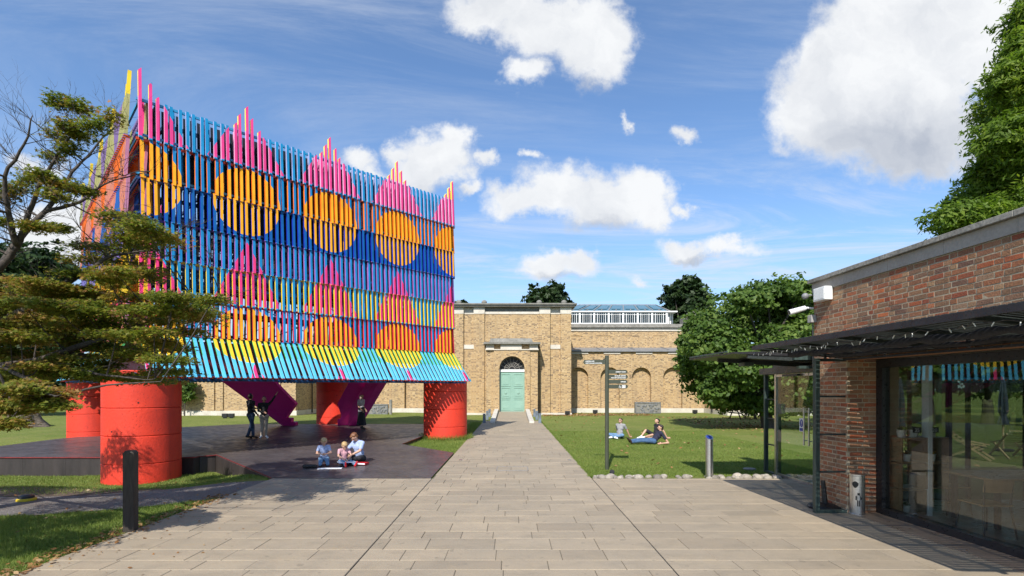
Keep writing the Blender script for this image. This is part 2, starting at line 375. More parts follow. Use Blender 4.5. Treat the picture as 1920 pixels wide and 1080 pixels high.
def grass_mat():
    m, T, b = newmat('grass_ground'); g = T.n.new('ShaderNodeNewGeometry').outputs['Position']
    c = T.mix(T.rng(T.noise(g, .35, 5, .6), .35, .65), (.14, .185, .034), (.215, .235, .058))
    c = T.mix(T.rng(T.noise(T.v('MULTIPLY', g, (1, 1.8, 1)), .8, 7, .72), .48, .68, 0, .75), c, (.27, .235, .09))
    c = T.mix(T.rng(T.noise(g, 14, 5, .7), .45, .7, 0, .75), c, (.06, .10, .018))
    c = T.mix(T.rng(T.noise(g, 38, 4, .7), .5, .72, 0, .7), c, (.22, .27, .075))
    f = T.rng(T.noise(T.v('MULTIPLY', g, (160, 50, 1)), 1, 3, .7), .3, .7, .65, 1.35); c = T.mix(1, c, T.comb(f, f, f), 'MULTIPLY')
    T.put(c, b.inputs['Base Color']); b.inputs['Roughness'].default_value = .9; b.inputs['Specular IOR Level'].default_value = .15
    bump(T, b, T.noise(g, 45, 5, .8), .05, .8); MAT['grass_ground'] = m
grass_mat()
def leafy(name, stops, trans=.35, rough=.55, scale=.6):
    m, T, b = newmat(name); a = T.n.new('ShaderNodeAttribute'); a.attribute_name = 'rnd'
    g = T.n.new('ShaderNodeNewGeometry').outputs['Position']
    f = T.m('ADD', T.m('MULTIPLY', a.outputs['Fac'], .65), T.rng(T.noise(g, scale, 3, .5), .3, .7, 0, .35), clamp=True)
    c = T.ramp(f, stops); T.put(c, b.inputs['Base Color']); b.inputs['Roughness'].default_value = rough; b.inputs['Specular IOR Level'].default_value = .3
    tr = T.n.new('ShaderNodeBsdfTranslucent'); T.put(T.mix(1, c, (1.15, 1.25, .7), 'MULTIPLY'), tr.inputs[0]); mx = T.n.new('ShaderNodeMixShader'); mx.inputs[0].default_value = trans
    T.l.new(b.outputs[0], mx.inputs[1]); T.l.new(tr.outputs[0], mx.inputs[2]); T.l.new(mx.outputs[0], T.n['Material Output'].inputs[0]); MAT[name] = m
leafy('grass_blade', [(0, (.09, .14, .024)), (.5, (.16, .23, .042)), (.85, (.26, .30, .07)), (1, (.34, .30, .12))], .3)
leafy('maple_leaf', [(0, (.05, .075, .012)), (.35, (.13, .17, .022)), (.55, (.22, .23, .034)), (.74, (.30, .19, .05)), (1, (.42, .15, .08))], .42, scale=1.5)
leafy('tree_leaf', [(0, (.03, .062, .012)), (.5, (.09, .16, .028)), (1, (.25, .32, .075))], .42)
leafy('bright_leaf', [(0, (.04, .075, .01)), (.5, (.13, .21, .022)), (1, (.30, .36, .05))], .5)
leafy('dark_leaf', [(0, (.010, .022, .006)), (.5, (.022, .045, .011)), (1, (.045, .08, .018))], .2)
leafy('dead_leaf', [(0, (.10, .05, .02)), (.4, (.30, .14, .05)), (.8, (.38, .25, .12)), (1, (.45, .38, .26))], .15)
def gravel():
    m, T, b = newmat('gravel'); g = T.n.new('ShaderNodeNewGeometry').outputs['Position']
    v = T.n.new('ShaderNodeTexVoronoi'); v.inputs['Scale'].default_value = 55; T.put(g, v.inputs['Vector'])
    c = T.mix(T.sep(v.outputs['Color'])[0], (.09, .08, .075), (.22, .20, .185)); c = T.mix(T.rng(T.noise(g, 1.2, 5), .45, .7, 0, .6), c, (.13, .10, .075))
    T.put(c, b.inputs['Base Color']); b.inputs['Roughness'].default_value = .9; bump(T, b, v.outputs['Distance'], -.02, .8); MAT['gravel'] = m
gravel()
def glass(name, tint=(.9, .95, .93), refl=1.0, rough=0.0):
    m, T, b = newmat(name); T.n.remove(b)
    tr = T.n.new('ShaderNodeBsdfTransparent'); tr.inputs[0].default_value = (*tint, 1)
    gl = T.n.new('ShaderNodeBsdfGlossy'); gl.inputs['Roughness'].default_value = rough
    lw = T.n.new('ShaderNodeLayerWeight'); lw.inputs[0].default_value = .5
    g = T.n.new('ShaderNodeNewGeometry').outputs['Position']
    bn = T.n.new('ShaderNodeBump'); bn.inputs['Distance'].default_value = .004; bn.inputs['Strength'].default_value = .12; T.put(T.noise(g, .8, 2), bn.inputs['Height']); T.l.new(bn.outputs[0], gl.inputs['Normal'])
    f = T.m('MULTIPLY', T.m('ADD', T.m('MULTIPLY', T.m('POWER', lw.outputs['Facing'], 4), .9), .045), refl, clamp=True)
    mx = T.n.new('ShaderNodeMixShader'); T.put(f, mx.inputs[0]); T.l.new(tr.outputs[0], mx.inputs[1]); T.l.new(gl.outputs[0], mx.inputs[2]); T.l.new(mx.outputs[0], T.n['Material Output'].inputs[0]); MAT[name] = m
glass('window_glass', (.90, .93, .91), 1.5); glass('garden_glass', (.52, .56, .52), 1.0); glass('clear_glass', (.88, .93, .91), 1.0); glass('lantern_glass', (.6, .7, .7), 1.2)
def roof_glass():
    m, T, b = newmat('roof_glass'); b.inputs['Base Color'].default_value = (.10, .20, .26, 1); b.inputs['Roughness'].default_value = .12; b.inputs['Specular IOR Level'].default_value = .8; MAT['roof_glass'] = m
roof_glass()

# ------------------------------------------------------------------ the setting: ground, path, plaza
def sstep(a, b, x):
    t = np.clip((x-a)/(b-a), 0, 1); return t*t*(3-2*t)
def gz(X, Y):
    """height of the lawn: it dips beside the pavilion's near left side"""
    X = np.asarray(X, float); Y = np.asarray(Y, float)
    dip = -.37*sstep(-5.9, -8.6, X)*sstep(10.6, 13.2, Y)*(1-sstep(17, 24, Y))
    hump = .035*np.sin(X*.9+Y*.5)*np.sin(Y*.7)*sstep(-6, -7.5, X) 
    return -.012 + dip + hump
def ground():
    xs = np.unique(np.concatenate([np.linspace(-600, -40, 8), np.linspace(-40, 40, 161), np.linspace(40, 600, 8)]))
    ys = np.unique(np.concatenate([np.linspace(-300, -10, 6), np.linspace(-10, 50, 121), np.linspace(50, 1200, 14)]))
    X, Y = np.meshgrid(xs, ys); Z = gz(X, Y); V = np.stack([X, Y, Z], -1).reshape(-1, 3); nx = len(xs)
    F_ = [(j*nx+i, j*nx+i+1, (j+1)*nx+i+1, (j+1)*nx+i) for j in range(len(ys)-1) for i in range(nx-1)]
    tag(link('ground', fast_mesh('ground', V, 4, MAT['grass_ground'], smooth=True, F=F_)), kind='structure')
ground()
# beds the slabs lie in
PX = 1.86; PLX = -5.6; CX0 = 6.1
bed = MB().box(-PX, 11.95, -.06, PX, 34, .012); bed2 = MB().box(PLX, 1.0, -.06, 7.0, 11.95, .012)
pb = tag(bed.build('path', MAT['mortar_bed']), kind='structure'); pz = tag(bed2.build('plaza', MAT['mortar_bed']), kind='structure')
slabs = []   # x0,x1,y0,y1
y = 1.2
rowh = [.44, .36, .52, .33, .42, .50, .35, .46]
k = 0
while y < 33.9:
    h = rowh[k % 8]*(1 if y < 12 else 1.02)
    if y < 11.92 < y+h+.1: h = 11.93-y
    h = min(h, 33.98-y)
    if y < 11.9: zones = [(PLX, -PX-.010), (-PX, PX), (PX+.010, 6.95)]
    else: zones = [(-PX, PX)]
    for (a, b_) in zones:
        x = a - (random.random()*.5)
        while x < b_-.02:
            w = random.choice([.45, .55, .62, .75, .9, 1.05, .82])
            x1 = min(x+w, b_)
            if b_-x1 < .25: x1 = b_
            x0 = max(x, a)
            if x1-x0 > .05: slabs.append((x0, x1, y, y+h))
            x = x1
    y += h; k += 1
def slab_mesh(w, d, t=.022, j=.0035):
    mb = MB(); q = [(-w/2+j, -d/2+j), (w/2-j, -d/2+j), (w/2-j, d/2-j), (-w/2+j, d/2-j)]
    b_ = .006; q2 = [(x-math.copysign(b_, x), y-math.copysign(b_, y)) for x, y in q]
    vs = [(*p, -.02) for p in q]+[(*p, t-.005) for p in q]+[(*p, t) for p in q2]
    fs = [(8, 9, 10, 11)]+[(i, (i+1)%4, 4+(i+1)%4, 4+i) for i in range(4)]+[(4+i, 4+(i+1)%4, 8+(i+1)%4, 8+i) for i in range(4)]
    return mb.add(vs, fs)
vis = [s for s in slabs if s[3] > 5.3 and (s[0]+s[1])/2 < (s[3]+.3)*1.02]
vis.sort(key=lambda s: ((s[1]-s[0])/((s[2]+s[3])/2))*((s[3]-s[2])/((s[2]+s[3])/2)**2), reverse=True)
single = set(vis[:298]); SM = {}
rest = MB(); rr = []
for s in slabs:
    w, d = s[1]-s[0], s[3]-s[2]; cx, cy = (s[0]+s[1])/2, (s[2]+s[3])/2; dz = random.uniform(-.003, .003)
    if s in single:
        key = (round(w, 2), round(d, 2))
        if key not in SM: SM[key] = slab_mesh(w, d).mesh('slab', MAT['paving'])
        o = link('paving_slab', SM[key], pz if cy < 11.93 else pb, (cx, cy, dz)); o.rotation_euler = (random.uniform(-.002, .002), random.uniform(-.002, .002), 0)
    else:
        q = slab_mesh(w, d); n0 = len(rest.Fc); rest.add([(v[0]+cx, v[1]+cy, v[2]+dz) for v in q.V], q.Fc); rr += [random.random()]*(len(rest.Fc)-n0)
me = rest.mesh('paving_slabs', MAT['paving']); a_ = me.attributes.new('rnd', 'FLOAT', 'FACE'); a_.data.foreach_set('value', rr)
tag(link('paving_slab_rows', me, pb), kind='stuff')
# drain channels that carry on the path's edges over the plaza
for sx in (-1, 1):
    mb = MB()
    yy = 1.2
    while yy < 11.9:
        L = random.uniform(.3, .7); mb.box(sx*PX+.001 if sx > 0 else -PX-.009, yy, -.01, (PX+.009) if sx > 0 else -PX-.001, min(yy+L-.01, 11.92), .015); yy += L
    mb.build('drain_joint', MAT['rubber'], pz)
# metal-edged access cover let into the path, and small flush uplights
mb = MB()
for (x0, x1, y0, y1) in ((-.40, .42, 13.1, 13.12), (-.40, -.385, 13.1, 13.75), (.405, .42, 13.1, 13.75), (-.40, .42, 13.735, 13.75)): mb.box(x0, y0, 0, x1, y1, .0275)
mb.build('access_cover_frame', MAT['lead'], pb)
i = 0
for (px, py) in ((1067, 864), (1031, 826), (1018, 806), (863, 864), (890, 826), (905, 805)):
    x, y, _ = ground_pt(px, py); 
    o = MB().lathe([(.05, 0), (.06, .030), (.05, .036), (.045, .036)], n=16).build('ground_light', MAT['steel'], None, loc=(x, y, 0))
    side = 'right' if x > 0 else 'left'; pos = ['nearest', 'middle', 'farthest'][i % 3]; i += 1
    tag(o, f'small round flush light in the {side} edge of the path, {pos} of three', 'ground light', 'flush lights along the path')

# gravel track to the left
def sheet(name, poly, z, mat, sub=14):
    """flat piece that follows the lawn, given as quads of a strip (pairs of points)"""
    V, F_ = [], []; n = 0
    for (a, b_) in poly:
        for t in range(7): 
            x = a[0]+(b_[0]-a[0])*t/6; y = a[1]+(b_[1]-a[1])*t/6; V.append((x, y, float(gz(x, y))+z))
    for i in range(len(poly)-1):
        for t in range(6): F_.append((i*7+t, i*7+t+1, (i+1)*7+t+1, (i+1)*7+t))
    mb = MB().add(V, F_); return tag(mb.build(name, mat, smooth=True), kind='structure')
def lerp(a, b, t): return a+(b-a)*t
near = [(-16, 9.0), (-12, 8.75), (-9, 8.55), (-8, 8.5), (-7, 8.9), (-6.2, 9.4), (-5.62, 9.9)]
far = [(-16, 10.6), (-12, 10.2), (-9.5, 9.9), (-8.5, 10.2), (-7.5, 10.9), (-6.6, 11.5), (-5.62, 11.8)]
def dens(pl, n=6):
    out = []
    for i in range(len(pl)-1):
        for k in range(n): out.append((lerp(pl[i][0], pl[i+1][0], k/n), lerp(pl[i][1], pl[i+1][1], k/n)))
    return out+[pl[-1]]
sheet('gravel_track', list(zip(dens(near), dens(far))), .014, MAT['gravel'])
sheet('bare_soil', list(zip(dens([(-12, 10.25), (-9.5, 9.95), (-8.5, 10.25), (-7.5, 10.95)]), dens([(-11.5, 11.4), (-9.8, 11.5), (-8.6, 12.0), (-7.9, 11.6)]))), .010, MAT['soil'])

# ------------------------------------------------------------------ the pavilion
def pavilion():
    LN, BH, ZT = 10.8, 1.08, 10.1
    root = empty('pavilion', (-10.24, 14.1, 0), R(45), 'square pavilion clad in bands of blue, orange and pink painted slats on red drums', 'pavilion')
    PEAK = 2.7
    def pattern(name, axis, pal):
        m, T, b = newmat(name); P = coords(T, root); x, y, z = T.sep(P)[:3]; u = x if axis == 0 else y
        t = T.m('FRACT', T.m('ADD', T.m('DIVIDE', u, PEAK), 10.5)); du = T.m('MULTIPLY', T.m('ABSOLUTE', T.m('SUBTRACT', t, .5)), PEAK)
        def lt(a, b_): return T.m('LESS_THAN', a, b_)
        f = T.m('DIVIDE', T.m('SUBTRACT', ZT, z), 8*BH)     # 0..7/8 down the bands
        bg = T.ramp(f, [(i/8+(.0015 if i else 0), c) for i, c in enumerate(pal['bg'])], True)
        c = bg
        def shape(c, msk, col): return T.mix(msk, c, col)
        tri1 = T.m('MULTIPLY', lt(du, T.m('MULTIPLY', T.m('SUBTRACT', 10.98, z), .57)), T.m('GREATER_THAN', z, ZT-BH))
        c = shape(c, tri1, pal['tri1'])
        if 'spike' in pal: c = shape(c, T.m('GREATER_THAN', z, ZT+.02), pal['spike'])
        def circ(zc, rx, rz):
            a = T.m('POWER', T.m('DIVIDE', du, rx), 2); q = T.m('POWER', T.m('DIVIDE', T.m('SUBTRACT', z, zc), rz), 2); return lt(T.m('ADD', a, q), 1)
        c = shape(c, T.m('MULTIPLY', circ(7.9, .98, 1.03), lt(z, ZT-BH)), pal['circ'])
        tri2 = T.m('MULTIPLY', lt(du, T.m('MULTIPLY', T.m('SUBTRACT', 6.66, z), .52)), T.m('GREATER_THAN', z, 4.70))
        c = shape(c, tri2, pal['tri2'])
        c = shape(c, T.m('MULTIPLY', circ(3.62, 1.02, 1.0), T.m('MULTIPLY', lt(z, 4.70), T.m('GREATER_THAN', z, 3.62))), pal['circ'])
        c = shape(c, T.m('MULTIPLY', circ(3.62, 1.02, .72), lt(z, 3.62)), pal['circ2'])
        tri3 = T.m('MULTIPLY', lt(T.m('ABSOLUTE', T.m('SUBTRACT', du, .0)), T.m('MULTIPLY', T.m('SUBTRACT', 2.86, z), .45)), 1); c = shape(c, tri3, pal['tri2'])
        gr = T.noise(T.v('MULTIPLY', P, (30, 30, 1.5)), 2, 4, .6); dn = T.m('MULTIPLY', T.rng(T.noise(P, 2.2, 4, .6), .3, .7, .84, 1.1), T.rng(gr, .3, .7, .88, 1.08)); c = T.mix(1, c, T.comb(dn, dn, dn), 'MULTIPLY'); bump(T, b, gr, .004, .4)
        T.put(c, b.inputs['Base Color']); b.inputs['Roughness'].default_value = .62; b.inputs['Specular IOR Level'].default_value = .22
        return m
    def bands(name, cols, spike):
        m, T, b = newmat(name); P = coords(T, root); z = T.sep(P)[2]
        f = T.m('DIVIDE', T.m('SUBTRACT', ZT, z), 8*BH)
        c = T.ramp(f, [(i/8+(.0015 if i else 0), c) for i, c in enumerate(cols)], True)
        x = T.sep(P)[0]; t = T.m('FRACT', T.m('ADD', T.m('DIVIDE', x, PEAK), 10.5)); du = T.m('MULTIPLY', T.m('ABSOLUTE', T.m('SUBTRACT', t, .5)), PEAK)
        tri = T.m('MULTIPLY', T.m('LESS_THAN', du, T.m('MULTIPLY', T.m('SUBTRACT', 10.98, z), .57)), T.m('GREATER_THAN', z, ZT-BH)); c = T.mix(tri, c, (.74, .36, .56))  # pale pink on the peaks' sides is a painted highlight tint
        c = T.mix(T.m('GREATER_THAN', z, ZT+.02), c, spike)
        dn = T.rng(T.noise(P, 2.2, 4, .6), .3, .7, .88, 1.1); c = T.mix(1, c, T.comb(dn, dn, dn), 'MULTIPLY')
        T.put(c, b.inputs['Base Color']); b.inputs['Roughness'].default_value = .62; b.inputs['Specular IOR Level'].default_value = .25; return m
    lb, mb_, db = (.010, .25, .52), (.007, .20, .48), (.004, .11, .36)
    A = dict(bg=[lb, mb_, db, (.01, .23, .52), (.014, .27, .54), (.01, .22, .5), (.09, .47, .70), (.09, .47, .70)], tri1=(.80, .055, .25), circ=(.92, .41, .02), tri2=(.80, .045, .20), circ2=(.86, .52, .03))
    B = dict(bg=[(.26, .17, .36), (.80, .13, .008), (.015, .10, .42), (.40, .12, .45), (.8, .3, .02), (.55, .04, .12), (.75, .35, .1), (.7, .45, .15)], spike=(.88, .62, .04), tri1=(.40, .38, .16), circ=(.50, .2, .32), tri2=(.75, .5, .03), circ2=(.05, .5, .3))
    C = dict(bg=[(.24, .15, .36), (.82, .16, .01), (.02, .13, .45), (.01, .2, .5), (.85, .3, .01), (.6, .05, .1), (.06, .4, .6), (.06, .46, .72)], spike=(.80, .70, .08), tri1=(.45, .42, .15), circ=(.80, .26, .02), tri2=(.80, .5, .02), circ2=(.86, .5, .03))
    FX, FY, SB, FL = pattern('front_pattern', 0, A), pattern('flank_pattern', 1, A), pattern('flank_side_pattern', 1, B), pattern('left_front_pattern', 1, C)
    side = bands('side_bands', [(.34, .38, .62), (.86, .20, .015), (.010, .035, .42), (.34, .13, .46), (.80, .58, .02), (.72, .02, .06), (.10, .55, .16), (.20, .60, .78)], (.88, .66, .10))  # top band's pale tone is a highlight put into the colour
    skirt_side = bands('skirt_side_bands', [(.08, .5, .16)]*6+[(.10, .50, .16), (.22, .62, .80)], (.8, .6, .1))
    # the skirt's sides change from green to pale blue half way down
    m = skirt_side; 
    for n in m.node_tree.nodes:
        if n.type == 'VALTORGB': n.color_ramp.elements[7].position = (ZT-3.10)/(8*BH)
    dark = MAT['navy']
    W_, D_ = .077, .088
    OFF = [(.10, .155)]*6+[(.12, 1.0)]
    def slat(band, z_top=None, slant=0, w=W_, d=D_, inset=0, extra=0):
        if band == 6: d = .065; w = max(w, .088)
        zt = ZT-band*BH; zb = zt-BH-(.05 if band < 6 else .10)
        ot, ob = OFF[band]; ot += extra; ob += extra
        if band == 5: zb = zt-BH+.0
        if band == 6: zt -= .0
        k = (ob-ot)/BH
        top = z_top or zt
        ytop = -(ot - k*(top-zt)) + inset; ybot = -(ot+k*(zt-zb)) + inset
        vs, fs = [], []
        for (yy, zz) in ((ybot, zb), (ytop, top)):
            for (x, y) in ((-w/2, -d/2), (w/2, -d/2), (w/2, d/2), (-w/2, d/2)):
                zc = zz
                if zz == top and z_top: zc = zz + (slant*x/w)
                vs.append((x, yy+y, zc))
        fs = [(0, 1, 5, 4), (1, 2, 6, 5), (2, 3, 7, 6), (3, 0, 4, 7), (3, 2, 1, 0), (4, 5, 6, 7)]
        return vs, fs, [0, 1, 0, 1, 0, 1]     # front, side, back, side, ends
    N = 60; P_ = LN/N
    faces = [('front', lambda u: Matrix.Translation((u, 0, 0)), FX, side), ('left', lambda u: Matrix.Translation((0, u, 0)) @ Matrix.Rotation(R(-90), 4, 'Z'), FL, SB),
             ('right', lambda u: Matrix.Translation((LN, u, 0)) @ Matrix.Rotation(R(90), 4, 'Z'), FY, side), ('back', lambda u: Matrix.Translation((u, LN, 0)) @ Matrix.Rotation(R(180), 4, 'Z'), FX, side)]
    shared = {}
    for name, M, mf, ms in faces:
        stuff = MB(); inner = MB()
        for band in range(7):
            for i in range(N+1):
                u = i*P_ + (.03 if band % 2 else 0) ; zt = None; sl = 0
                if u > LN+.02: continue
                du = abs(((u/PEAK+.5) % 1)-.5)*PEAK
                if band == 0 and du < .44: zt = 10.88-du/.57; sl = .09
                key = (band, round(zt, 2) if zt else 0)
                if name == 'left' and zt: zt = max(ZT, zt-.16)
                vs, fs, mi = slat(band, zt, sl, extra=.17 if name == 'left' and band < 6 else 0)
                if name == 'front' and i <= 41:
                    if key not in shared:
                        q = MB().add(vs, fs); q.M = mi; shared[key] = q.mesh('slat', [mf, ms if band < 6 else skirt_side])
                    link('slat', shared[key], root, (u+random.uniform(-.004, .004), random.uniform(-.004, .004), random.uniform(-.008, .008)), (random.uniform(-.002, .002), random.uniform(-.004, .004), random.uniform(-.02, .02)))
                else:
                    m4 = M(u); n0 = len(stuff.Fc); stuff.add([m4 @ Vector(v) for v in vs], fs)
                    for j in range(6): stuff.M[n0+j] = mi[j] if band < 6 else (2 if mi[j] else 0)
                if band < 6 and name in ('front', 'left', 'right', 'back') and (i % 1 == 0):
                    vs, fs, mi = slat(band, None, 0, .055, .07, .27)
                    m4 = M(u+.085); n0 = len(inner.Fc); 
                    if band < 3 or i % 2 == 0:
                        inner.add([m4 @ Vector(v) for v in vs], fs)
                        for j in range(6): inner.M[n0+j] = mi[j]
        tag(stuff.build(f'{name}_slats' if name != 'front' else 'slats', [mf, ms, skirt_side], root), kind='stuff').name = 'slat_wall'
        lining = MB()  # near-black slats added so the upper gaps read as shaded interior
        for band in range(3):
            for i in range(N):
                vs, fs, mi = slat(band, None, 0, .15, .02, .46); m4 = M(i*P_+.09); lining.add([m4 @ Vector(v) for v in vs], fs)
        tag(lining.build('gap_shade_slats', MAT['lining'], root), kind='stuff')
        tag(inner.build('inner_slats', [mf, ms], root), kind='stuff')
        # rails at every joint between bands
        cols = ['rail_light_blue', 'rail_orange', 'deep_blue', 'rail_purple', 'rail_yellow', 'rail_red', 'rail_green', 'rail_light_blue']
        for j in range(8):
            z = ZT-j*BH-.03; off = .10 if j < 7 else .93; 
            if j == 7: z = 2.50
            r = MB(); m4 = M(0)
            for dz, dy in ((0, 0),) + (((-.14, .0),) if j in (1,) else ()):
                a = m4 @ Vector((0, 0, 0)); 
            ends = [(-.10, LN+.10)] if j < 7 else [(-.3, LN+.3)]
            for (u0, u1) in ends:
                p, q = Matrix(M(u0)) @ Vector((0, -off+.085, z)), Matrix(M(u1)) @ Vector((0, -off+.085, z)); r.beam(p, q, .05, .07)
            r.build('rail', MAT[cols[j]], root)
            if j in (1, 2, 3):
                r = MB(); p, q = Matrix(M(-.1)) @ Vector((0, -.02, z+.13)), Matrix(M(LN+.1)) @ Vector((0, -.02, z+.13)); r.beam(p, q, .05, .06); r.build('rail', MAT['rail_light_blue' if j < 3 else 'deep_blue'], root)
        if name in ('front', 'left'):  # ends of the joists under the skirt's lower edge
            r = MB()
            for i in range(N): 
                p = M(i*P_+.09) @ Vector((0, -.98, 2.43)); q = M(i*P_+.09) @ Vector((0, -.2, 2.50)); r.beam(p, q, .05, .06)
            tag(r.build('joist_ends', MAT['rail_orange' if name == 'front' else 'rail_red'], root), kind='stuff')
            r = MB()
            for i in range(0, N, 4):
                p = M(i*P_+.2) @ Vector((0, -.85, 2.40)); q = M(i*P_+.2) @ Vector((0, .4, 2.40)); r.beam(p, q, .07, .07)
            for w in (-.6, -.1): r.beam(M(-.3) @ Vector((0, w, 2.38)), M(LN+.3) @ Vector((0, w, 2.38)), .06, .07)
            r.build('soffit_beams', MAT['deep_blue'], root)
    # floor of the raised room, frame inside
    MB().box(.16, .16, 2.62, LN-.16, 1.5, 3.52).box(.16, LN-1.5, 2.62, LN-.16, LN-.16, 3.52).box(.16, 1.505, 2.62, 1.5, LN-1.505, 3.52).box(LN-1.5, 1.505, 2.62, LN-.16, LN-1.505, 3.52).build('floor_structure', MAT['maroon'], root)
    mb = MB()
    for k in range(6): mb.box(1.5, 2.2+k*1.25, 2.8, LN-1.5, 2.3+k*1.25, 3.1)
    mb.build('floor_beams', MAT['maroon'], root)
    for i in range(5):
        for j in range(5):
            if i in (0, 4) or j in (0, 4):
                x, y = .75+i*(LN-1.5)/4, .75+j*(LN-1.5)/4
                MB().box(x-.05, y-.05, 3.5, x+.05, y+.05, 10.0).build('post', MAT['navy'], root)
    for j in range(6):
        z = ZT-.10-j*BH; r = MB()
        for k in range(5):
            c = .75+k*(LN-1.5)/4
            if k in (0, 4) or j in (0, 3): r.beam((c, .75, z), (c, LN-.75, z), .06, .11); r.beam((.75, c, z-.11), (LN-.75, c, z-.11), .06, .11)
        for s_ in (0, 1):
            for k in range(4):
                a, b_ = .75+k*(LN-1.5)/4, .75+(k+1)*(LN-1.5)/4; yy = .8 if s_ == 0 else LN-.8
                za, zb = (z, z-BH) if (k+j) % 2 else (z-BH, z)
                r.beam((a, yy, za), (b_, yy, zb), .035, .035); r.beam((yy, a, za), (yy, b_, zb), .035, .035)
        r.build('frame_level', MAT['navy'], root)
    # walkway around the inside and its railing
    r = MB()
    for (a, b_) in ((.8, 2.0), (LN-2.0, LN-.8)):
        r.box(.8, a, 6.75, LN-.8, b_, 6.83); r.box(a, 2.02, 6.75, b_, LN-2.02, 6.83)
    r.build('walkway', MAT['deep_blue'], root)
    r = MB()
    for z in (7.1, 7.4, 7.75):
        for p, q in (((2, 2), (LN-2, 2)), ((2, 2), (2, LN-2)), ((LN-2, 2), (LN-2, LN-2)), ((2, LN-2), (LN-2, LN-2))): r.beam((*p, z), (*q, z), .04, .04)
    r.build('railing', MAT['rail_purple'], root)
    return root
pav = pavilion()

DR = [('nearest red concrete drum, under the front corner of the colourful pavilion', -10.2, 14.14, .91, -.6),
      ('red drum under the right-hand corner of the pavilion, beside the path, striped with slat shadows', -2.85, 21.9, .92, -.2),
      ('farthest red drum, standing on the deck between the two magenta braces', -10.25, 29.4, .92, -.2),
      ('red drum under the left-hand corner of the pavilion, partly hidden by the nearest drum', -17.85, 21.9, .92, -.4)]
for (lb, x, y, r, zb) in DR:
    t = empty('red_drum', (x, y, 0), random.random()*6, lb, 'concrete drum', 'four red drums carrying the pavilion')
    z = zb; hs = [.60, .72, .72, .72, .72]; top = 2.60
    while z < top-.05:
        h = min(.735, top-z) if z > zb+.01 else .735+ (2.60-zb) % .735 - .735*0 if False else min(.735, top-z)
        b0 = z; z += h
        prof = [(r-.03, b0), (r-.012, b0+.006), (r, b0+.02), (r, z-.02), (r-.012, z-.006), (r-.03, z-.0005)]
        MB().lathe(prof, n=72).build('ring', MAT['red_concrete'], t, smooth=False)
    for a, zz in ((R(-100), 1.0), (R(-60), 1.75), (R(-120), .35)):
        d = Vector((math.cos(a-t.rotation_euler.z), math.sin(a-t.rotation_euler.z), 0)); MB().tube([d*(r-.01)+Vector((0, 0, zz)), d*(r+.003)+Vector((0, 0, zz))], .022, 10).build('lifting_hole', MAT['rubber'], t)
for t in [o for o in COL.objects if o.name.startswith('ring')]:
    me = t.data; me.polygons.foreach_set('use_smooth', [abs(p.normal.z) < .05 for p in me.polygons]); me.set_sharp_from_angle(angle=R(20))

# deck and ramp
def deck():
    t = empty('deck', (0, 0, 0), 0, 'low dark plywood deck under the pavilion with a ramp down to the paving', 'deck')
    DZ = .15
    P1, P2, P3, P4, P5 = (-8.85, 15.3), (-5.62, 11.96), (-1.90, 11.98), (-1.90, 16.7), (-3.95, 18.3)
    poly = [(-16.6, 14.75), (-9.15, 14.75), (-9.15, 15.0), P1, P5, (-3.75, 21.2), (-3.1, 24.5), (-4.6, 28.8), (-15, 28.8), (-17, 26.4), (-17.9, 20.1), (-17.6, 17.5)]
    MB().prism([(x, y, DZ-.03) for x, y in poly], (0, 0, .03)).build('deck_top', MAT['deck'], t)
    n = len(poly)
    for i in range(n):
        a, b_ = Vector((*poly[i], 0)), Vector((*poly[(i+1) % n], 0))
        if (poly[i], poly[(i+1) % n]) == (P1, P5): continue
        d = (b_-a); L = d.length; d /= L; inn = Vector((-d.y, d.x, 0)); k = max(1, round(L/1.22))
        for j in range(k):
            p, q = a+d*(L*j/k+.002), a+d*(L*(j+1)/k-.002)
            MB().prism([p+inn*.02+Vector((0, 0, -.75)), q+inn*.02+Vector((0, 0, -.75)), q+inn*.02+Vector((0, 0, DZ-.032)), p+inn*.02+Vector((0, 0, DZ-.032))], inn*.02).build('side_panel', MAT['deck_side'], t)
        MB().beam(a+Vector((0, 0, DZ-.015))-inn*.006, b_+Vector((0, 0, DZ-.015))-inn*.006, .012, .028).build('edge_strip', MAT['deck_edge'], t)
    rp = [(*P1, DZ), (*P2, .028), (*P3, .028), (*P4, .035), (*P5, .15)]
    mb = MB(); mid = (-4.6, 15.0, .07)
    vs = rp+[mid]+[(x, y, z-.035) for x, y, z in rp]
    mb.add(vs, [(i, (i+1) % 5, 5) for i in range(5)]+[(6+(i+1) % 5, 6+i, 6+i if False else 6+(i), ) if False else (i, 6+i, 6+(i+1) % 5, (i+1) % 5) for i in range(5)])
    mb.build('ramp', MAT['deck'], t)
    a, b_ = Vector((*P1, 0)), Vector((*P2, 0))
    MB().add([(*P1, -.6), (*P2, -.2), (*P2, .0), (*P1, DZ-.04)], [(0, 1, 2, 3)]).build('ramp_cheek', MAT['deck_side'], t)
    MB().beam((*P1, DZ+.0), (*P2, .03), .014, .02).build('edge_strip', MAT['deck_edge'], t)
    # sheet joints of the deck top
    mb = MB()
    for y in np.arange(15.9, 28.5, 1.22): mb.box(-16.4 if y > 17.5 else -15.9, y, DZ, -4.1 if y > 18.3 else -8.0, y+.006, DZ+.0015)
    mb.build('sheet_joint', MAT['deck_side'], t)
deck()

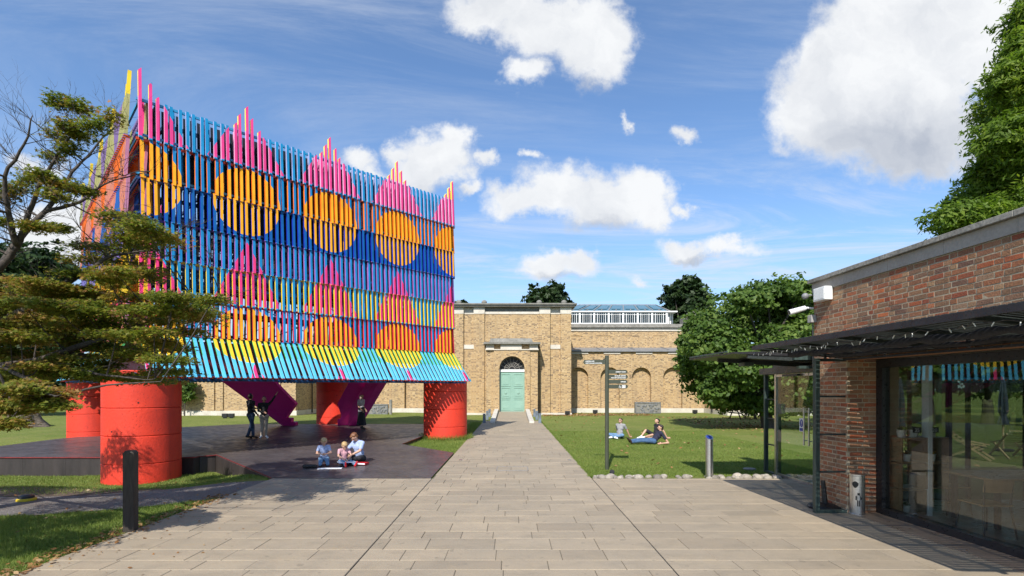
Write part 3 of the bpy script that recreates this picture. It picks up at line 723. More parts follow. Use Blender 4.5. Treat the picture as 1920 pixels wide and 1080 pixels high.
def brace(label, outline, zt, zb, thick):
    """folded magenta plate: outline in picture pixels, turned into a leaning slab with real depth"""
    def P(px, py):
        t = (py-716)/(798-716); return Vector(at(px, py, lerp(zt, zb, t)))
    pts = [P(*p) for p in outline]
    for p in pts: p.z = max(p.z, .15)
    o = sum(pts, Vector())/len(pts); t = empty('magenta_brace', (o.x, o.y, .15), 0, label, 'brace', 'magenta braces under the pavilion')
    for p in pts: p -= Vector((o.x, o.y, .15))
    MB().prism(pts, (thick[0], thick[1], 0)).build('plate', MAT['magenta'], t)
    return t
b1 = brace('magenta stepped brace leaning down to the right, behind the couple', [(412, 713), (510, 713), (553, 757), (535, 783), (545, 784), (545, 791), (553, 792), (553, 798), (528, 798)], 24.2, 27.5, (-.05, .45))
b2 = brace('magenta stepped brace leaning down to the left, behind the woman in the black skirt', [(655, 713), (711, 713), (662, 798), (632, 798), (632, 786), (637, 785), (639, 780), (632, 757)], 24.2, 27.5, (.25, .6))
MB().prism([Vector(at(690, 713, 24.15))-Vector((b2.location.x, b2.location.y, .15)), Vector(at(713, 713, 24.6))-Vector((b2.location.x, b2.location.y, .15)), Vector(at(664, 797, 27.6))-Vector((b2.location.x, b2.location.y, .15)), Vector(at(652, 797, 27.3))-Vector((b2.location.x, b2.location.y, .15)), Vector(at(660, 757, 25.9))-Vector((b2.location.x, b2.location.y, .15))], (.1, -.35, 0)).build('fold', MAT['magenta'], b2)

# ------------------------------------------------------------------ the brick gallery
def arch_wall(mb, x0, x1, z0, z1, cx, r, zs, y0, y1, n=14):
    """wall piece x0..x1, z0..z1 with an arched opening (half width r, spring zs); y0 front, y1 back"""
    mb.box(x0, y0, z0, cx-r, y1, z1) if cx-r-x0 > .01 else None
    mb.box(cx+r, y0, z0, x1, y1, z1) if x1-cx-r > .01 else None
    for i in range(n):
        a, b_ = math.pi*(1-i/n), math.pi*(1-(i+1)/n)
        p, q = (cx+r*math.cos(a), zs+r*math.sin(a)), (cx+r*math.cos(b_), zs+r*math.sin(b_))
        mb.prism([(p[0], y0, p[1]), (q[0], y0, q[1]), (q[0], y0, z1), (p[0], y0, z1)], (0, y1-y0, 0))
def ring(mb, cx, zs, r0, r1, y0, y1, n=16):
    for i in range(n):
        a, b_ = math.pi*(1-i/n), math.pi*(1-(i+1)/n)
        P = lambda r, t: (cx+r*math.cos(t), y0, zs+r*math.sin(t))
        mb.prism([P(r0, a), P(r0, b_), P(r1, b_), P(r1, a)], (0, y1-y0, 0))
def gallery():
    t = empty('gallery_building', (0, 43.5, 0), 0, 'long yellow brick gallery with arched recesses, a tall central entrance block and white stone bands', 'building')
    def B(name, mb, mat, par=t, **k):
        mb.V = [(v[0]*SC[0], v[1]-43.5, v[2]*SC[1]) if par is t else v for v in mb.V]; return mb.build(name, MAT[mat], par, **k)
    Y = 42.2; SC = [.97, .977]
    # central block: corner pilasters, recessed strips, inner pilasters, central panel
    for s in (-1, 1):
        f = lambda a, b_: (s*a, s*b_)
        B('pilaster', MB().box(4.13*s, Y, .16, 5.03*s, Y+.8, 8.52), 'stock_brick'); B('wall_strip', MB().box(3.24*s, Y+.22, .16, 4.13*s, Y+.8, 8.52), 'stock_brick')
        B('pilaster', MB().box(2.34*s, Y-.02, .16, 3.24*s, Y+.8, 8.52), 'stock_brick')
        B('capital', MB().box(4.11*s, Y-.03, 8.52, 5.05*s, Y+.8, 9.06), 'white_stone'); B('capital', MB().box(2.32*s, Y-.05, 8.52, 3.26*s, Y+.8, 9.06), 'white_stone')
        B('capital', MB().box(3.265*s, Y+.19, 8.52, 4.105*s, Y+.8, 9.06), 'white_stone'); B('string_course', MB().box(3.245*s, Y+.17, 5.58, 4.125*s, Y+.3, 5.93), 'white_stone')
        B('plinth', MB().box(2.2*s, Y-.06, -.05, 5.09*s, Y+.8, .16), 'white_stone')
    B('wall', MB().box(-2.34, Y+.14, .0, 2.34, Y+.8, 8.52), 'stock_brick')
    B('string_course', MB().box(-2.31, Y+.10, 8.52, 2.31, Y+.8, 8.72), 'white_stone'); B('frieze', MB().box(-2.31, Y+.12, 8.72, 2.31, Y+.8, 9.06), 'grey_stone')
    mb = MB()
    for i in range(26):
        x = -2.2+i*.17
        mb.box(x, Y+.09, 8.78, x+.03, Y+.12, 9.0); mb.box(x+.031, Y+.09, 8.97 if i % 2 else 8.78, x+.139, Y+.12, 9.0 if i % 2 else 8.81)
    B('frieze_pattern', mb, 'coping')
    B('cornice', MB().box(-5.35, Y-.3, 9.10, 5.35, Y+1.4, 9.24).box(-5.48, Y-.42, 9.245, 5.48, Y+1.4, 9.36).box(-5.2, Y-.14, 9.062, 5.2, Y+1.4, 9.098), 'grey_stone')
    B('block_body', MB().box(-5.0, Y+.81, 0, 5.0, Y+7, 9.10).box(-5.2, Y+1.41, 9.105, 5.2, Y+7, 9.33), 'stock_brick')
    for x in (-4.5, -2.35, 2.3, 4.4): B('antefix', MB().lathe([(.22, 0), (.24, .1), (.2, .2), (.08, .28)], (x, Y-.2, 9.36), 14), 'grey_stone')
    B('roof_vent', MB().box(-.75, Y+1.6, 9.33, .75, Y+2.4, 9.62).box(-.85, Y+1.5, 9.625, .85, Y+2.5, 9.68), 'lead')
    # porch
    PY = 40.6; SC[:] = [.957, .972]
    mb = MB(); arch_wall(mb, -1.5, 1.5, 0, 5.36, 0, 1.05, 3.82, PY, Y+.13, 18); mb.box(-2.14, PY+.12, 0, -1.505, Y+.13, 5.36).box(1.505, PY+.12, 0, 2.14, Y+.13, 5.36)
    B('porch_wall', mb, 'stock_brick')
    B('porch_band', MB().box(-2.2, PY-.06, 5.365, 2.2, Y+.08, 5.44), 'white_stone')
    B('porch_panel', MB().box(-.95, PY-.03, 5.445, .8, Y+.08, 5.84).box(-2.16, PY+.06, 5.445, -1.5, Y+.08, 5.84).box(1.45, PY+.06, 5.445, 2.16, Y+.08, 5.84), 'white_stone')
    B('porch_recess', MB().box(-1.495, PY+.16, 5.445, -.955, Y+.08, 5.84).box(.805, PY+.16, 5.445, 1.445, Y+.08, 5.84), 'stock_brick')
    B('porch_cornice', MB().box(-2.35, PY-.25, 5.845, 2.35, Y+.10, 6.0), 'grey_stone'); B('porch_roof', MB().prism([(-1.9, PY-.1, 6.005), (1.75, PY-.1, 6.005), (1.6, PY+.1, 6.33), (-1.75, PY+.1, 6.33)], (0, 1.0, 0)), 'grey_stone')
    mb = MB()
    ring(mb, 0, 3.82, 1.05, 1.35, PY-.012, PY-.001, 26); B('arch_ring', mb, 'stock_brick')
    # the door, fanlight
    DY = PY+.45
    d = empty('door', (0, DY, .33)); d.parent = t; d.location = (0, DY-43.5, .32); d.scale = (.957, 1, .972)
    mb = MB().box(-1.05, .02, -.33, 1.05, .12, 3.28); mb.build('door_board', MAT['door_green'], d)
    for s in (-1, 1):
        mb = MB()
        for (z0, z1) in ((.12, 1.02), (1.12, 1.98), (2.08, 3.1)):
            x0, x1 = .12, .92
            for (a, b_, c, e) in ((x0, x1, z0, z0+.05), (x0, x1, z1-.05, z1), (x0, x0+.05, z0+.051, z1-.051), (x1-.05, x1, z0+.051, z1-.051)): mb.box(s*a, -.015, c, s*b_, .019, e)
            mb.box(s*.26, -.005, z0+.14, s*.78, .0195, z1-.14)
        mb.build('door_leaf', MAT['door_green'], d)
        MB().lathe([(.09, 0), (.11, .015), (.09, .03), (.03, .035)], n=16).build('handle_boss', MAT['door_green'], d, loc=(s*.52, -.02, 1.55), rot=(R(90), 0, 0))
    MB().box(-.012, -.012, 0, .012, .019, 3.26).build('meeting_stile', MAT['door_green'], d)
    B('transom', MB().box(-1.05, DY-.05, 3.60, 1.05, DY+.1, 3.80), 'white_paint')
    f = link('fanlight', MB().add([(-1.04, 0, 0), (1.04, 0, 0)]+[(1.04*math.cos(a), 0, 1.04*math.sin(a)) for a in np.linspace(0, math.pi, 25)], [tuple([0, 1]+list(range(2, 27)))]).mesh('fanlight', MAT['rubber']), t, (0, DY+.08-43.5, 3.69)); f.scale = (.957, 1, .972)
    mb = MB()
    for k in range(1, 9):
        a = math.pi*k/9; mb.beam((.25*math.cos(a), -.02, .25*math.sin(a)), (1.0*math.cos(a), -.02, 1.0*math.sin(a)), .035, .03, (0, 1, 0))
    for r in (.25, .62, 1.0):
        mb.tube([(r*math.cos(a), -.03, r*math.sin(a)) for a in np.linspace(0, math.pi, 22)], .022, 5)
    mb.build('glazing_bar', MAT['coping'], f)
    B('recess_back', MB().box(-1.2, DY+.13, 0, 1.2, Y+.13, 5.2), 'navy')
    # wings with blind arches, mirrored about the entrance
    WY = 46.3; SC[:] = [1, 1]
    for s in (-1, 1):
        cs = [6.03+2.84*k for k in range(4)]
        for k, c in enumerate(cs):
            x0, x1 = (c-1.42, c+1.42) if k else (5.0, c+1.42)
            if k == 3: x1 = 17.4
            mb = MB(); arch_wall(mb, min(s*x0, s*x1), max(s*x0, s*x1), .38, 5.2, s*c, .86, 3.22, WY, WY+.36); B('bay', mb, 'stock_brick')
            mb = MB(); ring(mb, s*c, 3.22, .865, 1.12, WY-.02, WY-.001); ring(mb, s*c, 3.22, 1.15, 1.36, WY-.012, WY-.001); B('arch_ring', mb, 'stock_brick')
        B('recess_wall', MB().box(5*s, WY+.361, 0, 17.4*s, WY+1, 5.5), 'stock_brick')
        B('frieze_band', MB().box(5*s, WY+.04, 5.202, 17.4*s, WY+.25, 5.50), 'stock_brick')
        B('plinth', MB().box(5.1*s, WY-.09, -.05, 17.3*s, WY+.25, .38), 'white_stone')
        mb = MB()
        for k in range(5): mb.box((5.4+k*2.9)*s, WY-.03, 5.30, (6.9+k*2.9)*s, WY+.039, 5.44)
        B('string_course', mb, 'white_stone')
        B('coping', MB().box(5.05*s, WY-.18, 5.505, 17.4*s, WY+.9, 5.66), 'lead'); B('lean_to_roof', MB().prism([(5.05*s, WY-.1, 5.665), (5.05*s, WY+3, 5.665), (5.05*s, WY+3, 6.15)], (12.3*s, 0, 0)), 'lead')
        for k in range(4): B('roof_roll', MB().beam((8*s+k*3.1*s, WY-.1, 5.69), (8*s+k*3.1*s, WY+2.9, 6.17), .06, .05), 'lead')
        # upper hall behind
        UY = 48.9
        B('hall_wall', MB().box(4.9*s, UY, 5, 17.2*s, UY+.3, 7.66).box(16.9*s, UY+.31, 5, 17.2*s, UY+9, 7.66), 'stock_brick')
        for k in range(5):
            c = 6.0+2.72*k; mb = MB().box(s*(c-.66), UY-.05, 7.22, s*(c+.66), UY-.001, 7.27).box(s*(c-.66), UY-.04, 6.45, s*(c-.63), UY-.001, 7.219).box(s*(c+.63), UY-.04, 6.45, s*(c+.66), UY-.001, 7.219)
            B('blind_panel', mb, 'stock_brick')
        B('hall_band', MB().box(4.9*s, UY-.08, 7.665, 17.25*s, UY+.3, 7.98), 'white_stone')
        mb = MB()
        for k in range(76): mb.box((5+.16*k)*s, UY-.12, 7.86, (5.08+.16*k)*s, UY-.081, 7.94)
        tag(B('dentils', mb, 'white_stone'), kind='stuff')
        B('hall_cornice', MB().box(4.9*s, UY-.3, 7.985, 17.4*s, UY+9, 8.3), 'coping')
        # end pavilions that stand forward
        EY = 41.2
        B('end_block', MB().box(17.4*s, EY, .38, 27.5*s, WY+6, 5.5), 'stock_brick'); B('end_plinth', MB().box(17.3*s, EY-.1, -.05, 27.6*s, WY+5.9, .379), 'white_stone'); B('end_coping', MB().box(17.2*s, EY-.2, 5.505, 27.7*s, WY+6.1, 5.7), 'lead')
        for x in (18.6, 23.2, 23.9): B('pilaster', MB().box(x*s, EY-.12, .38, (x+.55)*s, EY-.001, 5.5), 'stock_brick')
        dp = MB().tube([(17.25*s, 44.2, .1), (17.25*s, 44.2, 5.4)], .06, 8); B('drainpipe', dp, 'black_metal')
    # stack at the right end of the lantern
    B('stack', MB().box(16.9, 50.2, 8.3, 18.4, 51.6, 9.2).box(17.5, 50.0, 9.2, 18.3, 51.4, 9.7), 'coping')
    # lantern: white glazed clerestory with a sloping glass roof
    lx0, lx1, ly, z0, z1 = 5.3, 16.3, 51.0, 8.62, 9.78
    la = empty('lantern', (0, 0, 0)); la.parent = t; la.location = (0, -43.5, 0)
    MB().box(lx0, ly, 8.3, lx1, ly+5, z0).build('lantern_base', MAT['lead'], la)
    MB().box(lx0-.15, ly-.15, z1, lx1+.15, ly+5.1, z1+.12).build('lantern_eaves', MAT['white_paint'], la)
    fx0, fx1 = lx0, lx1-.9
    n = 7; bw = (fx1-fx0)/n
    for k in range(n+1):
        x = fx0+k*bw; MB().box(x-.09, ly-.04, z0, x+.09, ly+.12, z1).build('lantern_post', MAT['white_paint'], la)
    for k in range(n):
        x = fx0+k*bw+.09; w = bw-.18
        wd = link('lantern_window', MB().box(x, ly+.05, z0+.1, x+w, ly+.06, z1-.04).mesh('lantern_window', MAT['lantern_glass']), la)
        mb = MB().box(x, ly, z0, x+w, ly+.09, z0+.1)
        for q in range(1, 6):
            xx = x+w*q/6; mb.box(xx-.012, ly, z0+.101, xx+.012, ly+.045, z1-.041)
        for xx in (x+w*.18, x+w*.82): mb.box(xx-.028, ly-.02, z0+.101, xx+.028, ly+.048, z1-.041)
        mb.box(x, ly, z1-.25, x+w, ly+.04, z1-.21)
        mb.build('window_frame', MAT['white_paint'], wd)
    # canted end
    p0, p1 = Vector((fx1, ly, 0)), Vector((lx1, ly+1.1, 0))
    for k in range(4):
        p = p0.lerp(p1, k/3); MB().box(p.x-.06, p.y-.06, z0, p.x+.06, p.y+.06, z1).build('lantern_post', MAT['white_paint'], la)
    MB().prism([p0+Vector((0, .05, z0)), p1+Vector((0, .05, z0)), p1+Vector((0, .05, z1)), p0+Vector((0, .05, z1))], (0, .01, 0)).build('lantern_window', MAT['lantern_glass'], la)
    MB().box(lx0+.1, ly+1.2, z0, lx1-1.2, ly+4.8, z1-.01).build('lantern_room', MAT['lantern_inside'], la)
    rz = 10.75; E = z1+.12
    e0, e1, e2 = (lx0-.15, ly-.15, E), (fx1+.1, ly-.15, E), (lx1+.15, ly+1.1, E); r0, r1 = (lx0+1.6, ly+1.6, rz), (fx1-.6, ly+1.6, rz)
    MB().add([e0, e1, r1, r0], [(0, 1, 2, 3)]).build('roof_slope', MAT['roof_glass'], la); MB().add([e1, e2, r1], [(0, 1, 2)]).build('roof_slope', MAT['roof_glass'], la)
    MB().add([(lx0-.15, ly+5, E), e0, r0, (lx0+1.6, ly+3.5, rz)], [(0, 1, 2, 3)]).build('roof_slope', MAT['lead'], la)
    MB().box(r0[0], r0[1], rz-.05, r1[0], r1[1]+2, rz+.08).build('roof_ridge', MAT['lead'], la)
    for k in range(n*2+1):
        u = k/(n*2); a, b_ = Vector(e0).lerp(Vector(e1), u)+Vector((0, 0, .03)), Vector(r0).lerp(Vector(r1), u)+Vector((0, 0, .03)); MB().beam(a, b_, .10, .06).build('roof_bar', MAT['lead'], la)
    for k in range(n):
        for (a, b_) in ((.16, .42), ):
            u0, u1 = (k+.15)/n, (k+.80)/n
            q = [Vector(e0).lerp(Vector(e1), u0), Vector(e0).lerp(Vector(e1), u1)]; w = [Vector(r0).lerp(Vector(r1), u0), Vector(r0).lerp(Vector(r1), u1)]
            pts = [q[0].lerp(w[0], .22), q[1].lerp(w[1], .22), q[1].lerp(w[1], .85), q[0].lerp(w[0], .85)]
            MB().prism([p+Vector((0, -.03, .02)) for p in pts], (0, -.03, .04)).build('roof_light', MAT['roof_glass'], la)
    MB().beam(Vector(e1)+Vector((0, 0, .03)), Vector(r1)+Vector((0, 0, .03)), .1, .07).build('hip', MAT['lead'], la); MB().beam(Vector(e2)+Vector((0, 0, .03)), Vector(r1)+Vector((0, 0, .03)), .1, .07).build('hip', MAT['lead'], la)
    # sloping approach with low white walls
    mb = MB().prism([(-1.05, 33.9, 0.0), (-1.05, 41.05, 0), (-1.05, 41.05, .32), (-1.05, 40.2, .32), (-1.05, 33.95, .028)], (2.1, 0, 0)); mb.V = [(v[0], v[1]-43.5, v[2]) for v in mb.V]; mb.build('entrance_ramp', MAT['paving'], t)
    for s in (-1, 1):
        mb = MB().prism([(1.07*s, 31.6, 0), (1.07*s, 40.58, 0), (1.07*s, 40.58, .55), (1.07*s, 31.6, .12)], (.30*s, 0, 0)); mb.V = [(v[0]*1.0, v[1]-43.5, v[2]) for v in mb.V]; mb.build('ramp_wall', MAT['white_stone'], t)
gallery()
for s in (-1, 1):
    for k, Z in enumerate((31.7, 35.6, 39.3)):
        nm = {0: 'nearest', 1: 'middle', 2: 'farthest'}[k]; sd = 'left' if s < 0 else 'right'
        b = empty('light_bollard', (s*1.72, Z, .0), 0, f'short grey-blue light bollard {sd} of the entrance approach, {nm} of three', 'bollard', 'grey light bollards beside the entrance approach')
        MB().box(-.085, -.085, -.02, .085, .085, .30).build('bollard_body', MAT['bollard_paint'], b)
        for q in range(5): MB().box(-.085, -.085, .315+q*.05, .085, .085, .345+q*.05).build('louvre', MAT['bollard_paint'], b)
        MB().box(-.05, -.05, .30, .05, .05, .56).build('lens', MAT['pot_white'], b); MB().box(-.09, -.09, .56, .09, .09, .60).build('cap', MAT['bollard_paint'], b)

# stone reliefs in front of the wings, lights at the wall foot
for (px0, px1, py0, py1, lb, post) in ((1190, 1238, 754, 775, 'carved grey stone relief slab standing on the lawn below the arches', False), (688, 726, 758, 778, 'carved grey stone relief slab with a small pillar beside it, seen under the pavilion', True)):
    Z = 44.6 if not post else 42.8; x0, _, z1 = at(px0, py0, Z); x1, _, _ = at(px1, py1, Z)
    t = empty('stone_relief', ((x0+x1)/2, Z, 0), 0, lb, 'stone relief', 'carved stone reliefs by the gallery'); w = (x1-x0)/2
    MB().box(-w, 0, -.03, w, .35, z1).build('slab', MAT['grey_stone'], t, bevel=.02); 
    mb = MB(); r2 = random.Random(3)
    for i in range(26):
        x = -w+.15+r2.random()*(2*w-.3); z = .15+r2.random()*(z1-.35); mb.ell((x, -.01, z), (.06+r2.random()*.1, .05, .06+r2.random()*.07), n=8, m=5)
    for (a, b_, c, d) in ((-w, w, z1-.09, z1-.005), (-w, w, .01, .09), (-w, -w+.08, .091, z1-.091), (w-.08, w, .091, z1-.091)): mb.box(a, -.04, c, b_, -.001, d)
    mb.build('carving', MAT['carved'], t)
    if post: MB().box(w+.12, .0, -.03, w+.32, .25, z1+.38).build('pillar', MAT['grey_stone'], t, bevel=.01)
for (px, py, lb) in ((1060, 774, 'black floodlight at the foot of the entrance block, right side'), (1302, 773, 'black floodlight on the lawn edge nearest the right-hand tree'), (1115, 773, 'black floodlight below the arches left of the carved slab'),
                     (421, 781, 'left one of two black floodlights on the grass behind the deck'), (433, 781, 'right one of two black floodlights on the grass behind the deck')):
    Z = F*H/(py+3-HY); x = (px-CX)/F*Z; Z = min(Z, 41.7 if abs(x) < 6 else 45.2)
    t = empty('floodlight', (x, Z, 0), 0, lb, 'floodlight', 'black floodlights at the foot of the gallery'); MB().box(-.2, -.1, .06, .2, .1, .34).build('lamp_housing', MAT['black_metal'], t, bevel=.02); MB().box(-.12, -.05, -.05, .12, .05, .06).build('bracket', MAT['black_metal'], t)
    MB().box(-.16, -.11, .1, .16, -.101, .3).build('lamp_glass', MAT['rubber'], t)

# ------------------------------------------------------------------ red-brick cafe on the right
CB = Matrix.Translation((5.63, 8.6, 0)) @ Matrix.Rotation(R(2.63), 4, 'Z')
def text_mesh(s, size, mat, name='lettering', align='LEFT', ext=.001, bold=.0):
    cu = bpy.data.curves.new(name, 'FONT'); cu.body = s; cu.size = size; cu.align_x = align; cu.extrude = ext; cu.offset = bold; cu.resolution_u = 3
    o = bpy.data.objects.new(name, cu); COL.objects.link(o); dg = bpy.context.evaluated_depsgraph_get(); me = bpy.data.meshes.new_from_object(o.evaluated_get(dg)); bpy.data.objects.remove(o)
    me.materials.clear(); me.materials.append(mat); return me
def cafe():
    t = empty('cafe_building', CB.translation, R(2.63), 'single-storey red brick cafe with a long dark framed window and grey stone coping', 'building')
    YE = .88; YN = -6.6; DP = 7.0
    # core behind the bricks (mortar shows in the joints)
    mb = MB(); mb.box(.002, YN, 2.605, .34, YE-.01, 3.88).box(.002, .003, 0, .9, YE-.01, 2.604)
    mb.build('wall_core', MAT['mortar'], t)
    MB().box(.35, YN, 2.62, DP, YE-.02, 2.75).box(.34, YN, 3.5, DP, YE-.02, 3.7).build('ceiling', MAT['plaster'], t)
    MB().box(.34, YE-.34, 2.75, DP, YE-.01, 3.88).build('end_wall', MAT['mortar'], t)
    MB().box(.02, YN, -.02, DP, YE-.02, .03).build('floor', MAT['floor_wood'], t)
    MB().box(DP-.3, YN, 2.4, DP, YE, 3.88).build('back_beam', MAT['plaster'], t)
    # stone band and coping in lengths
    y = YN
    while y < YE:
        L = min(.95, YE+.02-y); 
        MB().box(-.025, y+.002, 3.882, .36, y+L-.002, 4.055).build('stone_band', MAT['stone_band'], t)
        MB().box(-.085, y+.002, 4.058, .42, y+L+(.05 if y+L > YE else -.002), 4.13).build('coping_stone', MAT['coping'], t, bevel=.006); y += L
    # bricks in Flemish bond
    quads = []   # (origin, udir, n, length, z, r)
    J = .013; HB = .062
    def courses(o, ud, u0, u1, z0, z1, closer=0):
        c = 0; z = z0
        while z < z1-.04:
            u = u0 - (.0 if c % 2 else .05)- (.08 if c % 2 else 0); st = (c % 2 == 0)
            while u < u1-.01:
                L = .212 if st else .101
                a, b_ = max(u, u0), min(u+L, u1)
                if b_-a > .035: quads.append((o, ud, a, b_, z)); 
                u += L+J; st = not st
            z += .075; c += 1
    V3 = Vector
    courses(V3((0, 0, 0)), V3((0, 1, 0)), YN, YE, 2.605, 3.88)
    courses(V3((0, 0, 0)), V3((0, 1, 0)), .002, YE, .005, 2.60)
    courses(V3((0, 0, 0)), V3((1, 0, 0)), .012, .52, .005, 2.60)
    courses(V3((0, YE, 0)), V3((-1, 0, 0)), -.9, -.012, .005, 3.88)
    # soffit row under the lintel
    uu = YN
    meshes = {}
    def brick(L, key, d=.02):
        if key in meshes: return meshes[key]
        j = lambda: random.uniform(-.0035, .0035); mb = MB(); h = HB; e = .005
        vs = [(-L/2+j(), d, -h/2+j()), (L/2+j(), d, -h/2+j()), (L/2+j(), d, h/2+j()), (-L/2+j(), d, h/2+j())]
        fr = [(v[0]*.985, -.005+.004*random.random(), v[2]*.94) for v in vs]; md = [(v[0], e, v[2]) for v in vs]
        mb.add(vs+md+fr, [(8, 9, 10, 11)]+[(i, (i+1) % 4, 4+(i+1) % 4, 4+i) for i in range(4)]+[(4+i, 4+(i+1) % 4, 8+(i+1) % 4, 8+i) for i in range(4)])
        meshes[key] = mb.mesh('brick', MAT['red_brick']); return meshes[key]
    info = []
    for q in quads:
        o, ud, a, b_, z = q; c = CB @ (o+ud*((a+b_)/2)+Vector((0, 0, z+HB/2)))
        vis = c.y > 3 and c.x/c.y < 1.0 and not (ud.x < 0)
        if ud.y > 0 and z < 2.6: face = .5
        elif ud.x > 0: face = 1
        else: face = 1
        info.append((0 if not vis else (b_-a)/(c.y**2 if ud.y else c.y*3), q))
    info.sort(key=lambda s: -s[0])
    rest = MB(); rr = []
    for n, (sc, (o, ud, a, b_, z)) in enumerate(info):
        L = round((b_-a)*200)/200; var = random.randint(0, 4); me = brick(L, (L, var))
        # local brick frame: x along the wall, -y outwards
        if ud.y > 0: rot = R(-90)       # face looks to -x
        elif ud.x > 0: rot = 0          # face looks to -y
        else: rot = R(180)
        p = o+ud*((a+b_)/2)+Vector((0, 0, z+HB/2)) + Vector((random.uniform(0, .004), 0, 0))*(1 if ud.y else 0)
        if n < 298: link('brick', me, t, p, (0, 0, rot))
        else:
            M4 = Matrix.Translation(p) @ Matrix.Rotation(rot, 4, 'Z'); n0 = len(rest.Fc); rest.add([M4 @ v.co for v in me.vertices], [tuple(f.vertices) for f in me.polygons]); rr += [random.random()]*(len(rest.Fc)-n0)
    me = rest.mesh('brickwork', MAT['red_brick_far']); a_ = me.attributes.new('rnd', 'FLOAT', 'FACE'); a_.data.foreach_set('value', rr)
    tag(link('brickwork', me, t), kind='stuff')
    for me in meshes.values(): pass
    # soldier row seen from below along the lintel
    mb = MB(); y = YN
    while y < -.02: mb.box(.0, y, 2.592, .30, y+.098, 2.604); y += .112
    tag(mb.build('lintel_underside', MAT['red_brick'], t), kind='stuff')
    # big window
    wx = .50
    w = empty('window', (wx, 0, 0)); w.parent = t
    for (nm, b_) in (('frame_jamb', (0, -.13, 0, .14, -.001, 2.59)), ('frame_head', (0, YN, 2.46, .14, -.131, 2.59)), ('frame_sill', (-.02, YN, .0, .16, -.131, .13)), ('frame_jamb', (.0, YN-.1, 0, .14, YN-.001, 2.59))): MB().box(*b_).build(nm, MAT['black_metal'], w)
    for y in (-3.2,): MB().box(.03, y-.03, .131, .12, y+.03, 2.459).build('mullion', MAT['black_metal'], w)
    MB().box(.06, YN, .131, .068, -.131, 2.459).build('glass_pane', MAT['window_glass'], w)
    MB().box(.66, -.30, .03, .72, -.16, 2.6).build('inner_post', MAT['white_paint'], w)
    # glazing on the far sides
    g = empty('garden_glazing', (0, 0, 0)); g.parent = t
    for x in np.arange(.95, DP, 1.5): MB().box(x-.03, YE-.2, .03, x+.03, YE-.12, 2.62).build('mullion', MAT['black_metal'], g)
    MB().box(.9, YE-.17, .03, DP, YE-.162, 2.62).build('glass_pane', MAT['garden_glass'], g)
    for y in np.arange(YN, YE, 1.8): MB().box(DP-.1, y-.03, .03, DP-.02, y+.03, 2.4).build('mullion', MAT['black_metal'], g)
    MB().box(DP-.07, YN, .03, DP-.062, YE, 2.4).build('glass_pane', MAT['garden_glass'], g)
    MB().tube([(2.95, -.35, .03), (2.95, -.35, 2.62)], .13, 20).build('column', MAT['black_metal'], t)
    MB().box(.52, YN-.3, .03, DP, YN-.1, 2.62).build('inner_wall', MAT['plaster'], t)
    return t
cafe()
def cw(x, y, z=0): return CB @ Vector((x, y, z))

# copper ladder frame in front of the pier, canopy of louvres
def ladder_frame(label, p, rz, w, h, rungs):
    t = empty('copper_frame', p, rz, label, 'metal frame', 'weathered copper frames that carry the canopies')
    for x in (0, w): MB().box(x-.035, -.045, 0, x+.035, .045, h).build('upright', MAT['copper'], t, bevel=.004)
    for z in rungs: MB().box(.036, -.012, z-.016, w-.036, .012, z+.016).build('rung', MAT['copper_dark'], t)
    MB().box(.036, -.045, .0, w-.036, .045, .05).build('foot_rail', MAT['copper'], t); MB().box(.036, -.03, h-.05, w-.036, .03, h).build('head_rail', MAT['copper_dark'], t)
    return t
p = cw(-.50, .05); ladder_frame('weathered copper ladder frame standing in front of the brick pier', (p.x, p.y, .02), R(2.63), .54, 2.60, (1.96, 1.32, .69))
ladder_frame('weathered copper ladder frame on the far side of the glass doors', (6.47, 12.42, .0), R(92), .58, 2.5, (1.85, 1.37, .72))
